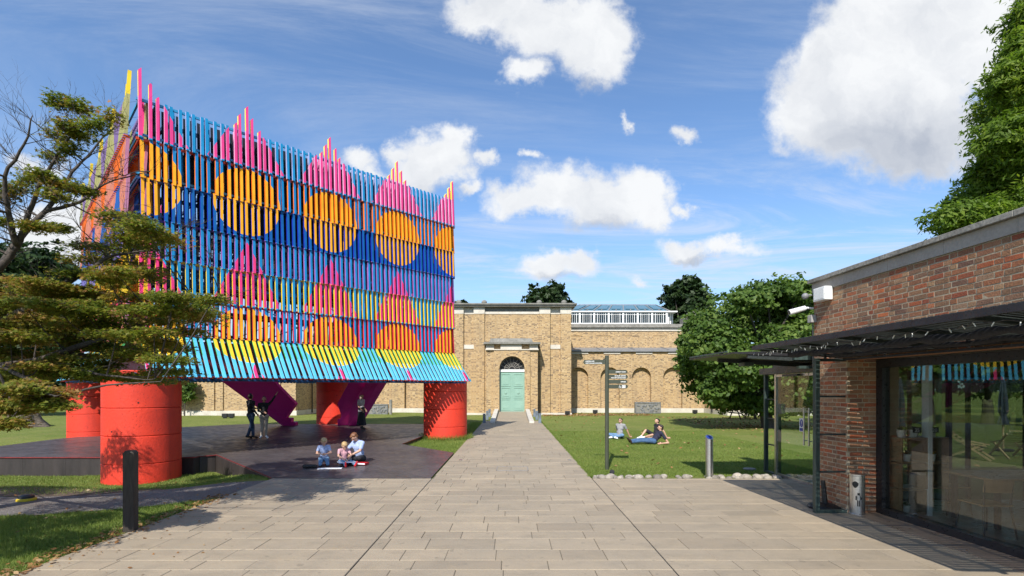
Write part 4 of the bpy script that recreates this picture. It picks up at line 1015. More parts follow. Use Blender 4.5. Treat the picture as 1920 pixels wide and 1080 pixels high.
def canopy():
    t = empty('canopy', CB.translation, R(2.63), 'dark metal louvred canopy along the cafe window, hung with dark netting', 'canopy')
    xo, xi, zo, zi, y0, y1 = -1.50, -.04, 2.80, 2.67, -5.6, .22
    P = lambda x, y, dz=0: Vector((x, y, zi+(zo-zi)*(x-xi)/(xo-xi)+dz))
    for (a, b_) in (((xo, y0), (xo, y1)), ((xi, y0), (xi, y1))): MB().beam(P(*a), P(*b_), .05, .07).build('side_beam', MAT['black_metal'], t)
    n = 6
    for k in range(n+1):
        y = y0+(y1-y0)*k/n; MB().beam(P(xo+.026, y), P(xi-.026, y), .04, .06).build('cross_beam', MAT['copper_dark'], t)
    y = y0+.05
    me = MB().beam((xo+.03, 0, 0), (xi-.03, 0, zi-zo), .058, .013).mesh('louvre', MAT['copper_dark'])
    while y < y1-.03:
        link('louvre', me, t, (0, y, zo+.045)); y += .082
    MB().beam((-.045, y0, 2.60), (-.045, .0, 2.60), .03, .03).build('wall_rail', MAT['black_metal'], t)
    for k in range(5): 
        y = .12-k*1.3; MB().beam((-.30, y, 2.60), (-.30, y, 2.70), .03, .03).build('hanger', MAT['black_metal'], t)
    MB().beam((-.50, .05, 2.605), (-.045, .05, 2.605), .03, .03).build('bracket', MAT['black_metal'], t)
    # sagging rolled netting
    pts = []; rad = []
    for k in range(40):
        y = y0+(y1-.3-y0)*k/39; x = -1.02+.05*math.sin(k*.9); pts.append(P(x, y, -.07-.035*abs(math.sin(k*.42)))); rad.append(.045+.018*math.sin(k*1.7))
    MB().tube(pts, rad, 9).build('rolled_netting', MAT['cloth_black'], t, smooth=True)
    pts = [P(-.45+.03*math.sin(k), y0+(y1-.4-y0)*k/39, -.05-.02*abs(math.sin(k*.5))) for k in range(40)]; MB().tube(pts, .03, 8).build('rolled_netting', MAT['cloth_black'], t, smooth=True)
    # string of small white lights
    s = empty('string_lights', CB.translation, R(2.63), 'string of small white fairy lights along the edge of the louvred canopy', 'string lights')
    pts = []; r2 = random.Random(5)
    for k in range(70):
        y = y0+(y1+.2-y0)*k/69; pts.append(P(xo+.12+.05*math.sin(k*.8), min(y, y1+.1), -.055-.03*math.sin(k*1.3)**2))
    MB().tube(pts, .006, 5).build('cable', MAT['black_metal'], s)
    for k in range(2, 69):
        if k % 2 == 0 or k > 45: 
            p = pts[k]; d = Vector((r2.uniform(-.5, .5), r2.uniform(-.6, .6), -1)).normalized(); MB().tube([p, p+d*.045], [.006, .0045], 5).build('bulb', MAT['white_paint'], s)
canopy()
def entrance_canopy():
    t = empty('entrance_canopy', (0, 0, 0), 0, 'flat dark metal canopy projecting over the glass entrance doors', 'canopy')
    z = 2.78; P = [(4.12, 11.85), (4.25, 9.75), (6.6, 9.75), (6.6, 11.85)]
    MB().prism([(4.12, 11.9, z), (4.22, 9.75, z), (4.22, 9.75, z+.035), (4.12, 11.9, z+.035)], (.0, 0, 0)) 
    MB().add([(4.12, 11.9, z), (4.22, 9.75, z), (6.6, 9.75, z-.10), (6.6, 11.9, z-.10)]+[(4.12, 11.9, z+.03), (4.22, 9.75, z+.03), (6.6, 9.75, z+.10), (6.6, 11.9, z+.10)], [(0, 3, 2, 1), (4, 5, 6, 7), (0, 1, 5, 4), (1, 2, 6, 5), (2, 3, 7, 6), (3, 0, 4, 7)]).build('roof_plate', MAT['black_metal'], t)
    for y in (9.80, 11.2): MB().beam((4.5, y, z-.04), (6.55, y, z-.16), .05, .09).build('rib', MAT['copper_dark'], t)
    MB().beam((4.2, 10.0, z+.055), (4.12, 11.85, z+.055), .03, .03).build('edge_rail', MAT['copper'], t)
    MB().box(5.35, 9.7, 2.66, 6.5, 9.76, 2.80).build('end_plate', MAT['copper'], t)
    MB().box(5.8, 9.8, 2.50, 6.1, 9.84, 2.56).box(5.5, 9.80, 2.50, 6.35, 9.9, 2.55).build('light_fitting', MAT['copper'], t)
    MB().box(4.95, 10.9, 2.60, 5.15, 11.2, 2.68).build('lamp_box', MAT['copper'], t)
    MB().box(6.3, 9.55, 2.47, 6.62, 13.05, 2.62).build('head_beam', MAT['black_metal'], t)
entrance_canopy()
def doors():
    t = empty('glass_entrance', (6.45, 11.1, 0), R(1.5), 'frameless double glass entrance doors with long steel handles beside the brick pier', 'glass doors')
    for (a, b_) in ((.012, 1.30), (-1.35, -.012)):
        MB().box(-.006, a, .09, .006, b_, 2.46).build('door_leaf', MAT['clear_glass'], t)
        MB().box(-.02, a, .015, .02, b_, .085).build('foot_rail', MAT['steel'], t); MB().box(-.02, a, 2.40, .02, b_, 2.46).build('top_rail', MAT['steel'], t)
    for y in (.09, -.09):
        MB().tube([(-.07, y, .88), (-.07, y, 1.70)], .018, 10).tube([(-.07, y, .98), (0, y, .98)], .01, 8).tube([(-.07, y, 1.6), (0, y, 1.6)], .01, 8).build('handle', MAT['steel'], t)
    MB().box(-.03, 1.30, 0, .03, 1.36, 2.5).build('door_post', MAT['steel'], t); MB().box(-.03, -1.4, 0, .03, -1.352, 2.5).build('door_post', MAT['black_metal'], t)
    MB().box(-.03, .3, 2.40, -.1, .9, 2.45).build('closer', MAT['black_metal'], t)
    MB().box(-.009, .20, 1.16, -.0065, .36, 1.46).build('sticker', MAT['glyph_white'], t)
    c = [(-.0095, .28+.06*math.cos(a), 1.345+.085*math.sin(a)) for a in np.linspace(0, 2*math.pi, 28)[:-1]]; s = MB().prism(c, (-.001, 0, 0)).build('blue_sign', MAT['sign_blue'], t)
    MB().box(-.0095, .215, 1.175, -.0105, .345, 1.24).build('blue_sign', MAT['sign_blue'], t)
    MB().prism([(-.0115, .265, 1.40), (-.0115, .295, 1.40), (-.0115, .288, 1.33), (-.0115, .272, 1.33)], (-.0005, 0, 0)).box(-.0115, .27, 1.295, -.012, .29, 1.315).build('exclamation_mark', MAT['glyph_white'], t)
    g = empty('lobby_glazing', (8.6, 11.1, 0), R(1.5), 'clear glass wall on the far side of the entrance lobby', 'glass wall')
    MB().box(-.006, -1.4, .09, .006, 1.36, 2.46).build('glass_pane', MAT['clear_glass'], g)
    for y in (-1.4, -.02, 1.36): MB().box(-.03, y-.03, 0, .03, y+.03, 2.5).build('mullion', MAT['black_metal'], g)
    MB().box(-1.9, -1.35, -.01, -.1, 1.3, .02).build('mat', MAT['rubber'], g)
    MB().box(-2.2, -1.45, 2.62, .1, 1.45, 2.7).build('lobby_roof', MAT['black_metal'], g)
doors()

# fittings on the wall
def fittings():
    rz = R(2.63)
    p = cw(-.09, .50, 3.79); t = empty('wall_light', p, rz, 'square white box light high on the brick wall near its corner', 'wall light')
    MB().box(-.07, -.16, -.12, .08, .16, .12).build('housing', MAT['white_paint'], t, bevel=.012); MB().box(-.074, -.13, -.09, -.0705, .13, .09).build('cover', MAT['glyph_white'], t)
    p = cw(-.06, .86, 3.40); t = empty('junction_box', p, rz, 'small grey junction box on the brick corner below the security camera', 'junction box')
    MB().box(-.04, -.06, -.07, .058, .06, .07).build('box_body', MAT['plaster'], t, bevel=.008); MB().tube([(.04, .02, -.07), (.045, .025, -.9)], .012, 6).build('cable', MAT['black_metal'], t)
    p = cw(-.12, .90, 3.58); t = empty('security_camera', p, rz, 'white bullet security camera pointing left from the brick corner', 'security camera')
    MB().tube([(.12, 0, .02), (0, 0, .03), (-.06, 0, .0)], .02, 8).build('arm', MAT['white_paint'], t)
    MB().tube([(-.02, .02, .03), (-.30, .06, -.05)], [.045, .052], 14).build('camera_body', MAT['white_paint'], t); MB().tube([(-.30, .06, -.05), (-.305, .061, -.0515)], .04, 12).build('lens', MAT['rubber'], t)
    p = cw(-.14, .92, 3.83); t = empty('dome_camera', p, rz, 'small round dome camera just under the stone band at the corner', 'security camera')
    MB().tube([(.14, 0, .02), (.02, 0, .02)], .014, 8).build('arm', MAT['lead'], t); MB().ell((0, 0, 0), (.06, .06, .06)).build('dome', MAT['lead'], t, smooth=True)
    # cigarette bin
    x, y, _ = ground_pt(1608, 966); t = empty('ashtray_bin', (x-.02, y, .02), R(0), 'polished steel cylinder ashtray bin standing in front of the brick pier', 'bin')
    MB().lathe([(.125, 0), (.125, .02), (.115, .03), (.115, .64), (.12, .645), (.12, .67), (.10, .68)], n=36).build('bin_body', MAT['steel'], t, smooth=False, bevel=0)
    a = [R(x) for x in range(-158, -112, 5)]
    MB().add([(.1165*math.cos(q), .1165*math.sin(q), z) for q in a for z in (.50-.05*math.sin((q-a[0])/(a[-1]-a[0])*math.pi), .53+.03*math.sin((q-a[0])/(a[-1]-a[0])*math.pi))][:], [(2*i, 2*i+2, 2*i+3, 2*i+1) for i in range(len(a)-1)]).build('opening', MAT['rubber'], t)
    mb = MB(); c = R(-112)
    def curved(u, z): q = c+u/.117; return (.117*math.cos(q), .117*math.sin(q), z)
    for (u0, u1, z0, z1) in ((-.018, .018, .33, .37), (-.03, .03, .25, .325), (-.022, -.004, .15, .249), (.004, .022, .15, .249), (.032, .05, .26, .30), (-.045, -.032, .25, .32)):
        mb.add([curved(u0, z0), curved(u1, z0), curved(u1, z1), curved(u0, z1)], [(0, 1, 2, 3)])
    mb.build('litter_pictogram', MAT['rubber'], t)
    x, y, _ = ground_pt(1546, 955); t = empty('parasol_base', (x, y, .02), 0, 'round black parasol base with an empty tube beside the brick pier', 'parasol base')
    MB().lathe([(.27, 0), (.275, .03), (.25, .06), (.12, .085), (.05, .09)], n=28).build('base_disc', MAT['rubber'], t); MB().tube([(0, .0, .08), (-.02, .03, .48)], [.045, .035], 12).build('tube', MAT['rubber'], t)
fittings()

# inside the cafe
def chair(label, loc, rz, mat='oak'):
    t = empty('cafe_chair', loc, rz, label, 'chair', 'wooden chairs inside the cafe')
    MB().box(-.21, -.21, .44, .21, .21, .465).build('seat', MAT['oak'], t, bevel=.008)
    n = 7; mb = MB()
    pts = [(-.20+.4*i/n, .20+.03*math.sin(math.pi*i/n)) for i in range(n+1)]
    mb.prism([(x, y, .64) for x, y in pts]+[(x, y+.012, .64) for x, y in pts[::-1]], (0, .02, .18)); mb.build('backrest', MAT[mat], t)
    for sx in (-1, 1):
        MB().tube([(sx*.19, -.19, .44), (sx*.22, -.23, 0)], [.014, .011], 7).build('leg', MAT['black_metal'], t); MB().tube([(sx*.19, .22, .80), (sx*.18, .19, .44), (sx*.22, .25, 0)], [.012, .014, .011], 7).build('leg', MAT['black_metal'], t)
    return t
def interior():
    p = cw(2.1, -.75, .03); t = empty('dining_table', p, R(2.63), 'long wooden dining table inside the cafe window', 'table')
    MB().box(-.75, -.42, .72, 1.6, .42, .755).build('tabletop', MAT['table_wood'], t, bevel=.005)
    for x, y in ((-.6, -.35), (-.6, .35), (1.45, -.35), (1.45, .35)): MB().box(x-.03, y-.03, 0, x+.03, y+.03, .72).build('leg', MAT['black_metal'], t)
    p = cw(1.7, -2.9, .03); t = empty('small_table', p, R(2.63), 'small square wooden table nearest the camera inside the cafe', 'table')
    MB().box(-.4, -.4, .72, .4, .4, .75).build('tabletop', MAT['table_wood'], t, bevel=.005); MB().tube([(0, 0, .03), (0, 0, .72)], .035, 10).build('pedestal', MAT['black_metal'], t); MB().lathe([(.24, 0), (.24, .02), (.05, .035)], n=20).build('foot', MAT['black_metal'], t)
    for (x, y, a, lb, m) in ((1.05, -1.35, 175, 'wooden cafe chair at the near side of the long table, left', 'oak'), (1.75, -1.75, 185, 'wooden cafe chair at the near side of the long table, right', 'oak'),
                             (1.7, -.05, 0, 'cafe chair with a bright tan backrest on the far side of the long table', 'teak'), (1.0, -2.6, 100, 'wooden cafe chair beside the small square table', 'oak')):
        p = cw(x, y, .03); chair(lb, p, R(a+2.63), m)
    # shelf of crates
    p = cw(.72, -.28, .03); t = empty('crate_shelf', p, R(2.63), 'open shelf made of stacked wooden crates just inside the window', 'shelf')
    for k, (x0, x1, z0, z1) in enumerate(((0, .42, .02, .43), (0, .42, .44, .86), (0, .42, .87, 1.28), (.43, .80, .44, .86), (.43, .80, .87, 1.28))):
        MB().box(x0, 0, z0, x1, .34, z0+.018).box(x0, 0, z1-.018, x1, .34, z1).box(x0, 0, z0+.019, x0+.018, .34, z1-.019).box(x1-.018, 0, z0+.019, x1, .34, z1-.019).build('crate', MAT['table_wood'], t)
    spots = [(.78, -.2, 1.31, 'flowers', 'white pot of small plants on the left of the crate shelf top'), (.98, -.2, 1.31, 'tag', 'white pot with a black price card reading 35 on the crate shelf'), (1.28, -.2, 1.31, 'tag2', 'white pot with the price card reading 20, at the right end of the crate shelf'),
             (.86, -.2, .91, 'flowers', 'white pot of greenery on the crate shelf, left of its middle level'), (1.26, -.22, .91, 'orange', 'white pot of orange flowers on the crate shelf, middle level'), (.84, -.2, .07, 'flowers', 'white pot of greenery on the floor level of the crate shelf')]
    for (x, y, z, k, lb) in spots:
        p = cw(x, y, z); t = empty('plant_pot', p, R(2.63), lb, 'plant pot', 'white pots on the crate shelf')
        MB().lathe([(.055, 0), (.072, .12), (.076, .125), (.068, .11)], n=18).build('pot', MAT['pot_white'], t)
        mb = MB(); r2 = random.Random(z*7+x)
        for i in range(26): a = r2.random()*6.28; r = r2.random()*.07; h = .11+r2.random()*.07; mb.ell((r*math.cos(a), r*math.sin(a), h), (.016, .016, .01), n=5, m=3)
        mb.build('flowers' if k == 'orange' else 'leaves', MAT['flower' if k == 'orange' else 'leaf_plain'], t)
        if k.startswith('tag'):
            c = MB().box(-.07, -.075, .08, .07, -.07, .17).build('price_card', MAT['rubber'], t); link('lettering', text_mesh('35' if k == 'tag' else '20', .085, MAT['glyph_white'], align='CENTER'), c, (0, -.077, .095), (R(90), 0, 0))
interior()

def deckchair(label, loc, rz):
    t = empty('deckchair', loc, rz, label, 'deckchair', 'wooden deckchairs in the garden beyond the cafe')
    for s in (-.3, .3):
        MB().beam((s, -.55, .0), (s, .45, .75), .035, .05).beam((s*.9, .5, 0), (s*.9, -.35, .42), .035, .05).build('side_rail', MAT['teak'], t)
        MB().beam((s, -.45, .42), (s, .25, .55), .05, .03).build('armrest', MAT['teak'], t)
    for k in range(9):
        u = k/8; p = Vector((-.28, lerp(-.3, .5, u), lerp(.30, .85, u**1.2))); MB().beam(p, p+Vector((.56, 0, 0)), .06, .018).build('slat', MAT['teak'], t)
for (x, y, a, lb) in ((13.9, 15.6, 40, 'slatted wooden deckchair seen through the cafe glass, left of the dark column'), (15.4, 15.8, 160, 'slatted wooden deckchair seen through the cafe glass, right of the dark column'), (16.4, 15.4, 20, 'slatted wooden deckchair at the right end of the cafe window view'), (12.9, 16.6, 75, 'folded-back wooden deckchair seen above the crate shelf'), (13.4, 16.4, 110, 'wooden deckchair leaning beside another above the crate shelf')):
    deckchair(lb, (x, y, 0), R(a))
for (px, Z, lb) in ((1686, 16.5, 'closed dark blue parasol in the garden behind the crate shelf'), (1880, 17.5, 'closed dark blue parasol in the garden at the right of the cafe window')):
    t = empty('closed_parasol', ((px-CX)/F*Z, Z, 0), 0, lb, 'parasol', 'closed parasols in the garden'); MB().tube([(0, 0, 0), (0, 0, 2.5)], .025, 8).build('pole', MAT['teak'], t)
    mb = MB(); n = 16; prof = [(.03, 2.48), (.07, 2.3), (.13, 1.8), (.15, 1.35), (.09, 1.2), (.17, .95), (.16, .9)]
    for (r, z) in prof:
        for k in range(n): a = 2*math.pi*k/n; q = r*(1 if k % 2 else .6); mb.V.append((q*math.cos(a), q*math.sin(a), z))
    mb.Fc = [(i*n+k, i*n+(k+1) % n, (i+1)*n+(k+1) % n, (i+1)*n+k) for i in range(len(prof)-1) for k in range(n)]; mb.M = [0]*len(mb.Fc); mb.build('canopy', MAT['parasol_blue'], t)
    MB().lathe([(.28, 0), (.28, .06), (.05, .08)], n=16).build('base', MAT['rubber'], t)

# ------------------------------------------------------------------ small things outdoors
def sign_post():
    x, y, _ = ground_pt(1137, 880); t = empty('signpost', (x, y, 0), 0, 'tall dark green fingerpost with five arms standing at the lawn edge', 'signpost')
    MB().tube([(0, 0, -.1), (0, 0, 2.97)], .052, 20).build('post', MAT['sign_green'], t); MB().lathe([(.053, 0), (.053, .012), (.03, .02)], (0, 0, 2.97), 20).build('post_cap', MAT['sign_green'], t)
    def arm(z0, z1, sx, L):
        m = (z0+z1)/2; a = .045*sx; e = L*sx
        return MB().prism([(a, -.012, z0), (e-.035*sx, -.012, z0), (e, -.012, m-.012), (e, -.012, m+.012), (e-.035*sx, -.012, z1), (a, -.012, z1)], (0, .024, 0)).build('arm', MAT['sign_green'], t, bevel=.002)
    def put(o, s, x, z, size, al): 
        me = text_mesh(s, size, MAT['glyph_white'], align=al, bold=.0012); link('lettering', me, o, (x, -.0135, z), (R(90), 0, 0))
    a = arm(2.755, 2.875, -1, .62); put(a, 'GARDEN AND', -.565, 2.825, .036, 'LEFT'); put(a, 'WEST DULWICH STATION', -.565, 2.773, .036, 'LEFT')
    a = arm(2.51, 2.61, 1, .54); put(a, 'LINBURY ROOM', .49, 2.545, .036, 'RIGHT')
    a = arm(2.375, 2.485, 1, .55); put(a, 'SACKLER CENTRE', .49, 2.44, .036, 'RIGHT'); put(a, 'FOR ARTS EDUCATION', .49, 2.39, .036, 'RIGHT')
    a = arm(2.25, 2.35, 1, .54); put(a, 'OFFICES', .49, 2.285, .036, 'RIGHT')
    a = arm(2.12, 2.225, 1, .55)
    # wheelchair user and toilet figures
    mb = MB(); Y = -.0145; cx, cz = .335, 2.158
    mb.tube([(cx+.022*math.cos(q), Y, cz+.022*math.sin(q)) for q in np.linspace(R(100), R(370), 14)], .004, 5); mb.tube([(cx-.004, Y, cz+.045), (cx, Y, cz+.016), (cx+.022, Y, cz+.014), (cx+.034, Y, cz-.014)], .0045, 5); mb.ell((cx-.005, Y, cz+.054), (.007, .003, .007), n=8, m=5)
    mb.build('wheelchair_symbol', MAT['glyph_white'], a)
    for q in (.415, .462):
        mb = MB(); mb.box(q-.021, Y+.001, 2.135, q+.021, Y+.0025, 2.212); mb.build('toilet_plate', MAT['glyph_white'], a)
        mb = MB(); mb.ell((q, Y-.0005, 2.203), (.006, .002, .006), n=8, m=5); mb.prism([(q-.009 if q < .44 else q-.006, Y, 2.165), (q+.009 if q < .44 else q+.006, Y, 2.165), (q+.005, Y, 2.195), (q-.005, Y, 2.195)], (0, -.001, 0)); mb.box(q-.005, Y-.001, 2.142, q-.001, Y, 2.1645).box(q+.001, Y-.001, 2.142, q+.005, Y, 2.1645); mb.build('toilet_figure', MAT['sign_green'], a)
    MB().prism([(-.012, .05, 2.93), (-.012, .5, 2.93), (-.012, .53, 2.88), (-.012, .5, 2.83), (-.012, .05, 2.83)], (.024, 0, 0)).build('arm', MAT['sign_green'], t)
sign_post()
def steel_bollard():
    x, y, _ = ground_pt(1329, 896); t = empty('steel_bollard', (x, y, 0), 0, 'brushed steel bollard with a slanted blue top beside the pebble edging', 'bollard')
    r = .088; n = 28; vs = []
    for k in range(n): a = 2*math.pi*k/n; vs += [(r*math.cos(a), r*math.sin(a), 0), (r*math.cos(a), r*math.sin(a), .97+.05*math.sin(a)+.0*math.cos(a))]
    mb = MB(); mb.add(vs, [(2*k, 2*((k+1) % n), 2*((k+1) % n)+1, 2*k+1) for k in range(n)]); mb.build('tube', MAT['steel'], t, smooth=True)
    mb = MB(); mb.add([((r-.001)*math.cos(2*math.pi*k/n), (r-.001)*math.sin(2*math.pi*k/n), .965+.05*math.sin(2*math.pi*k/n)) for k in range(n)], [tuple(range(n))]).build('rim', MAT['steel'], t)
    mb = MB(); mb.add([(.06*math.cos(2*math.pi*k/n), .06*math.sin(2*math.pi*k/n), .969+.034*math.sin(2*math.pi*k/n)) for k in range(n)], [tuple(range(n))]).build('lens', MAT['sign_blue'], t)  # plain blue disc set in the slanted top
    for k in range(0): pass
steel_bollard()
x, y, _ = ground_pt(244, 998); t = empty('wooden_post', (x, y, 0), R(12), 'dark weathered square timber post standing in the grass beside the paving', 'post')
mb = MB(); w = .072
mb.add([(-w, -w, -.2), (w, -w, -.2), (w, w, -.2), (-w, w, -.2), (-w, -w, 1.17), (w, -w, 1.17), (w, w, 1.17), (-w, w, 1.17), (-w*.7, -w*.7, 1.205), (w*.7, -w*.7, 1.205), (w*.7, w*.7, 1.205), (-w*.7, w*.7, 1.205)],
       [(0, 1, 5, 4), (1, 2, 6, 5), (2, 3, 7, 6), (3, 0, 4, 7), (4, 5, 9, 8), (5, 6, 10, 9), (6, 7, 11, 10), (7, 4, 8, 11), (8, 9, 10, 11)]).build('timber', MAT['old_wood'], t, bevel=.006)
x, y = -9.15, 9.65; t = empty('ground_lamp', (x, y, float(gz(x, y))), R(15), 'small black and yellow ground lamp lying beside the gravel track', 'ground lamp')
MB().lathe([(.14, 0), (.15, .02), (.15, .05), (.13, .06)], n=20).build('yellow_ring', MAT['yellow_plastic'], t); MB().lathe([(.12, .06), (.115, .10), (.06, .125)], n=20).build('lamp_head', MAT['rubber'], t)
x, y, _ = ground_pt(1404, 880); t = empty('drain_cover', (x, y, -.01), 0, 'grey round drain cover lying in the shaded lawn', 'drain cover'); MB().lathe([(.16, 0), (.16, .03), (.14, .04)], n=24).build('lid', MAT['grey_stone'], t)
x, y, _ = ground_pt(1146, 892); t = empty('spike_spotlight', (x, y, 0), 0, 'small black spotlight among the pebbles at the foot of the lawn', 'spotlight')
MB().tube([(0, .03, .02), (0, -.05, .11)], [.05, .06], 14).build('lamp_housing', MAT['black_metal'], t); MB().tube([(0, -.051, .111), (0, -.053, .113)], .05, 14).build('lens', MAT['rubber'], t)
# pebble edging
pe = empty('pebble_edging', (0, 0, 0), 0, 'row of pale rounded pebbles between the paving and the lawn', 'pebble edging')
pm = []
for k in range(8):
    mb = MB(); r2 = random.Random(k); 
    mb.ell((0, 0, 0), (1, .75+.2*r2.random(), .55+.15*r2.random()), n=10, m=7); mb.V = [(v[0]*(1+.12*math.sin(3*v[1]+k)), v[1]*(1+.1*math.sin(4*v[0]+k)), v[2]) for v in mb.V]; pm.append(mb.mesh('pebble', MAT['cobble'], True))
x = 1.95
while x < 7.6:
    for row in (0, 1):
        if random.random() < .85:
            s = random.uniform(.06, .125); xx = x+random.uniform(-.03, .05); yy = 12.08+row*.19+random.uniform(-.04, .05)
            if abs(xx-4.4) < .12 and row == 0: continue
            o = link('pebble', random.choice(pm), pe, (xx, yy, .0+s*random.uniform(-.1, .2)), (random.uniform(-.2, .2), random.uniform(-.2, .2), random.random()*6)); o.scale = (s, s, s)
    x += random.uniform(.12, .19)
# stump
x, y, _ = ground_pt(42, 800); t = empty('tree_stump', (x, y, 0), 0, 'wide weathered tree stump with flared roots at the left lawn', 'stump')
n = 40; mb = MB(); prof = [(1.25, -.1), (1.05, .12), (.82, .38), (.72, .62), (.70, .72)]
for (r, z) in prof:
    for k in range(n): a = 2*math.pi*k/n; q = r*(1+.09*math.sin(a*11)+.05*math.sin(a*5+1))*(1.15 if math.cos(a) < 0 else 1); mb.V.append((q*math.cos(a), q*math.sin(a), z+.03*math.sin(a*3)))
mb.Fc = [(i*n+k, i*n+(k+1) % n, (i+1)*n+(k+1) % n, (i+1)*n+k) for i in range(4) for k in range(n)]+[tuple(4*n+k for k in range(n))]; mb.M = [0]*len(mb.Fc); mb.build('stump_wood', MAT['stump'], t, smooth=True)
# picnic tables under the right tree
for (px, Z, lb) in ((1392, 36.5, 'left picnic table in the shade under the right-hand tree'), (1418, 37.5, 'right picnic table in the shade under the right-hand tree')):
    t = empty('picnic_table', ((px-CX)/F*Z, Z, 0), R(8), lb, 'picnic table', 'picnic tables under the tree')
    for k in range(4): MB().box(-.8, -.34+k*.175, .72, .8, -.18+k*.175, .76).build('plank', MAT['old_wood'], t)
    for s in (-.75, .75): MB().box(-.8, s-.12, .43, .8, s+.12, .47).build('bench_plank', MAT['old_wood'], t)
    for s in (-.6, .6): MB().beam((s, -.2, .72), (s, -.7, 0), .05, .08).beam((s, .2, .72), (s, .7, 0), .05, .08).beam((s, -.78, .41), (s, .78, .41), .05, .06).build('leg_frame', MAT['old_wood'], t)

# ------------------------------------------------------------------ vegetation
def leaves(centers, normals, size, k=4, aspect=1.0, jitter=.3):
    """one small flat leaf per centre"""
    n = len(centers); nrm = normals/np.linalg.norm(normals, axis=1, keepdims=True)
    ref = rng.normal(size=(n, 3)); a = np.cross(nrm, ref); a /= np.linalg.norm(a, axis=1, keepdims=True); b = np.cross(nrm, a)
    sz = size*(1+jitter*rng.uniform(-1, 1, n))[:, None]
    if k == 4:
        prof = [(1, 0), (.1, .55), (-1, 0), (.1, -.55)]
    elif k == 6: prof = [(1, 0), (.45, .5), (-.4, .55), (-1, 0), (-.4, -.55), (.45, -.5)]
    else:
        prof = []
        for i in range(5):
            an = R(-140+70*i+180); an = R(-120+60*i); prof += [((1 if i in (1, 2, 3) else .75)*math.cos(an), math.sin(an)*(1 if i in (1, 2, 3) else .75))]
            if i < 4: prof.append((.36*math.cos(an+R(30)), .36*math.sin(an+R(30))))
        prof.append((-.25, 0))
        k = len(prof)
    V = np.stack([centers+a*sz*p*aspect+b*sz*q+nrm*sz*(-.15*(abs(p)+abs(q))) for p, q in prof], 1)
    return V.reshape(-1, 3), k
def clump_points(c, r, n, shell=.35, sub=9):
    """points gathered in tufts inside an ellipsoid; normals lean outwards"""
    m = max(4, n//sub); d = rng.normal(size=(m, 3)); d /= np.linalg.norm(d, axis=1, keepdims=True)
    rad = (shell+(1-shell)*rng.random(m)**.6)[:, None]
    rad *= (1+.16*np.sin(d[:, :1]*5+c[0])+.14*np.sin(d[:, 1:2]*7+c[2])+.12*np.sin(d[:, 2:]*9+c[1]))
    rad *= np.where(rng.random((m, 1)) < .14, 1.22, 1.0); tuft = d*rad*np.array(r)+np.array(c); idx = rng.integers(0, m, n)
    pts = tuft[idx]+rng.normal(size=(n, 3))*np.array([.15, .15, .065])*max(r)**.35*.9
    nr = d[idx]*.7+rng.normal(size=(n, 3))*.55+np.array([0, -.1, .45]); return pts, nr, rng.random(m)[idx]*.6+rng.random(n)*.4
def limbs(mb, base, targets, r0, bend=.25):
    base = Vector(base)
    for (tg, r1) in targets:
        tg = Vector(tg); mid = base.lerp(tg, .5)+Vector((random.uniform(-bend, bend), random.uniform(-bend, bend), random.uniform(0, bend))); q1 = base.lerp(mid, .5)+Vector((0, 0, bend*.3)); q2 = mid.lerp(tg, .5)
        mb.tube([base, q1, mid, q2, tg], [r0, r0*.8, r0*.55, r0*.35, r1], 7)
def tree(name, label, base, fork_h, r0, clumps, n, size, mat, Z, group=None, k=4, aspect=1.0, spread=2.0, cat='tree', bark='bark', lean=(0, 0)):
    t = empty(name, base, 0, label, cat, group); bz = Vector(base)
    tot = sum(c[2]*c[3] for c in clumps); PV, PN, PR = [], [], []; cs = []
    for i, (px, py, rx, ry) in enumerate(clumps):
        dz = spread*math.sin(i*2.4+.7); c = Vector(at(px, py, Z+dz))-bz; s = (Z+dz)/F; r = (rx*s, max(rx, ry)*s*.8, ry*s); cs.append(c)
        p, nr, rd = clump_points(c, r, int(n*rx*ry/tot)); PV.append(p); PN.append(nr); PR.append(rd)
    V, kk = leaves(np.concatenate(PV), np.concatenate(PN), size, k, aspect)
    o = link('crown', fast_mesh('crown', V, kk, MAT[mat], rnd=np.concatenate(PR)), t)
    mb = MB(); fk = Vector((lean[0], lean[1], fork_h)); mb.tube([(0, 0, -.2), (0, 0, .1), fk*.5+Vector((.05, 0, 0)), fk], [r0*1.5, r0*1.1, r0*.95, r0*.8], 12)
    limbs(mb, fk, [(c*.92+fk*.08, .03) for c in cs], r0*.5, .5); mb.build('trunk', MAT[bark], t, smooth=True)
    return t
MT = [(1420, 590, 105, 62), (1478, 560, 62, 45), (1340, 640, 72, 50), (1310, 690, 44, 45), (1395, 680, 85, 52), (1365, 738, 45, 28), (1440, 742, 62, 32), (1500, 650, 80, 85), (1290, 640, 26, 34), (1440, 540, 58, 24), (1545, 620, 60, 80), (1316, 600, 44, 32), (1400, 560, 46, 26), (1510, 735, 60, 40), (1285, 672, 22, 26), (1500, 540, 42, 24)]
tree('mulberry_tree', 'broad leafy green tree with low branches on the lawn behind the glass entrance', (14.0, 28.0, 0), 2.2, .30, [(a, b_+6, c*.84, d*.84) for a, b_, c, d in MT]+[(1400, 748, 62, 24), (1335, 728, 30, 24), (1450, 758, 50, 22)], 64000, .105, 'tree_leaf', 27.5, spread=2.2, lean=(-.5, 0), k=6)
RT = [(1925, 40, 40, 60), (1915, 95, 42, 40), (1895, 150, 52, 42), (1880, 205, 60, 40), (1885, 262, 66, 42), (1868, 320, 60, 36), (1835, 375, 70, 38), (1800, 412, 62, 32), (1960, 330, 100, 80), (1980, 180, 80, 130), (1880, 420, 100, 50), (1990, 40, 70, 100), (2060, 250, 120, 160)]
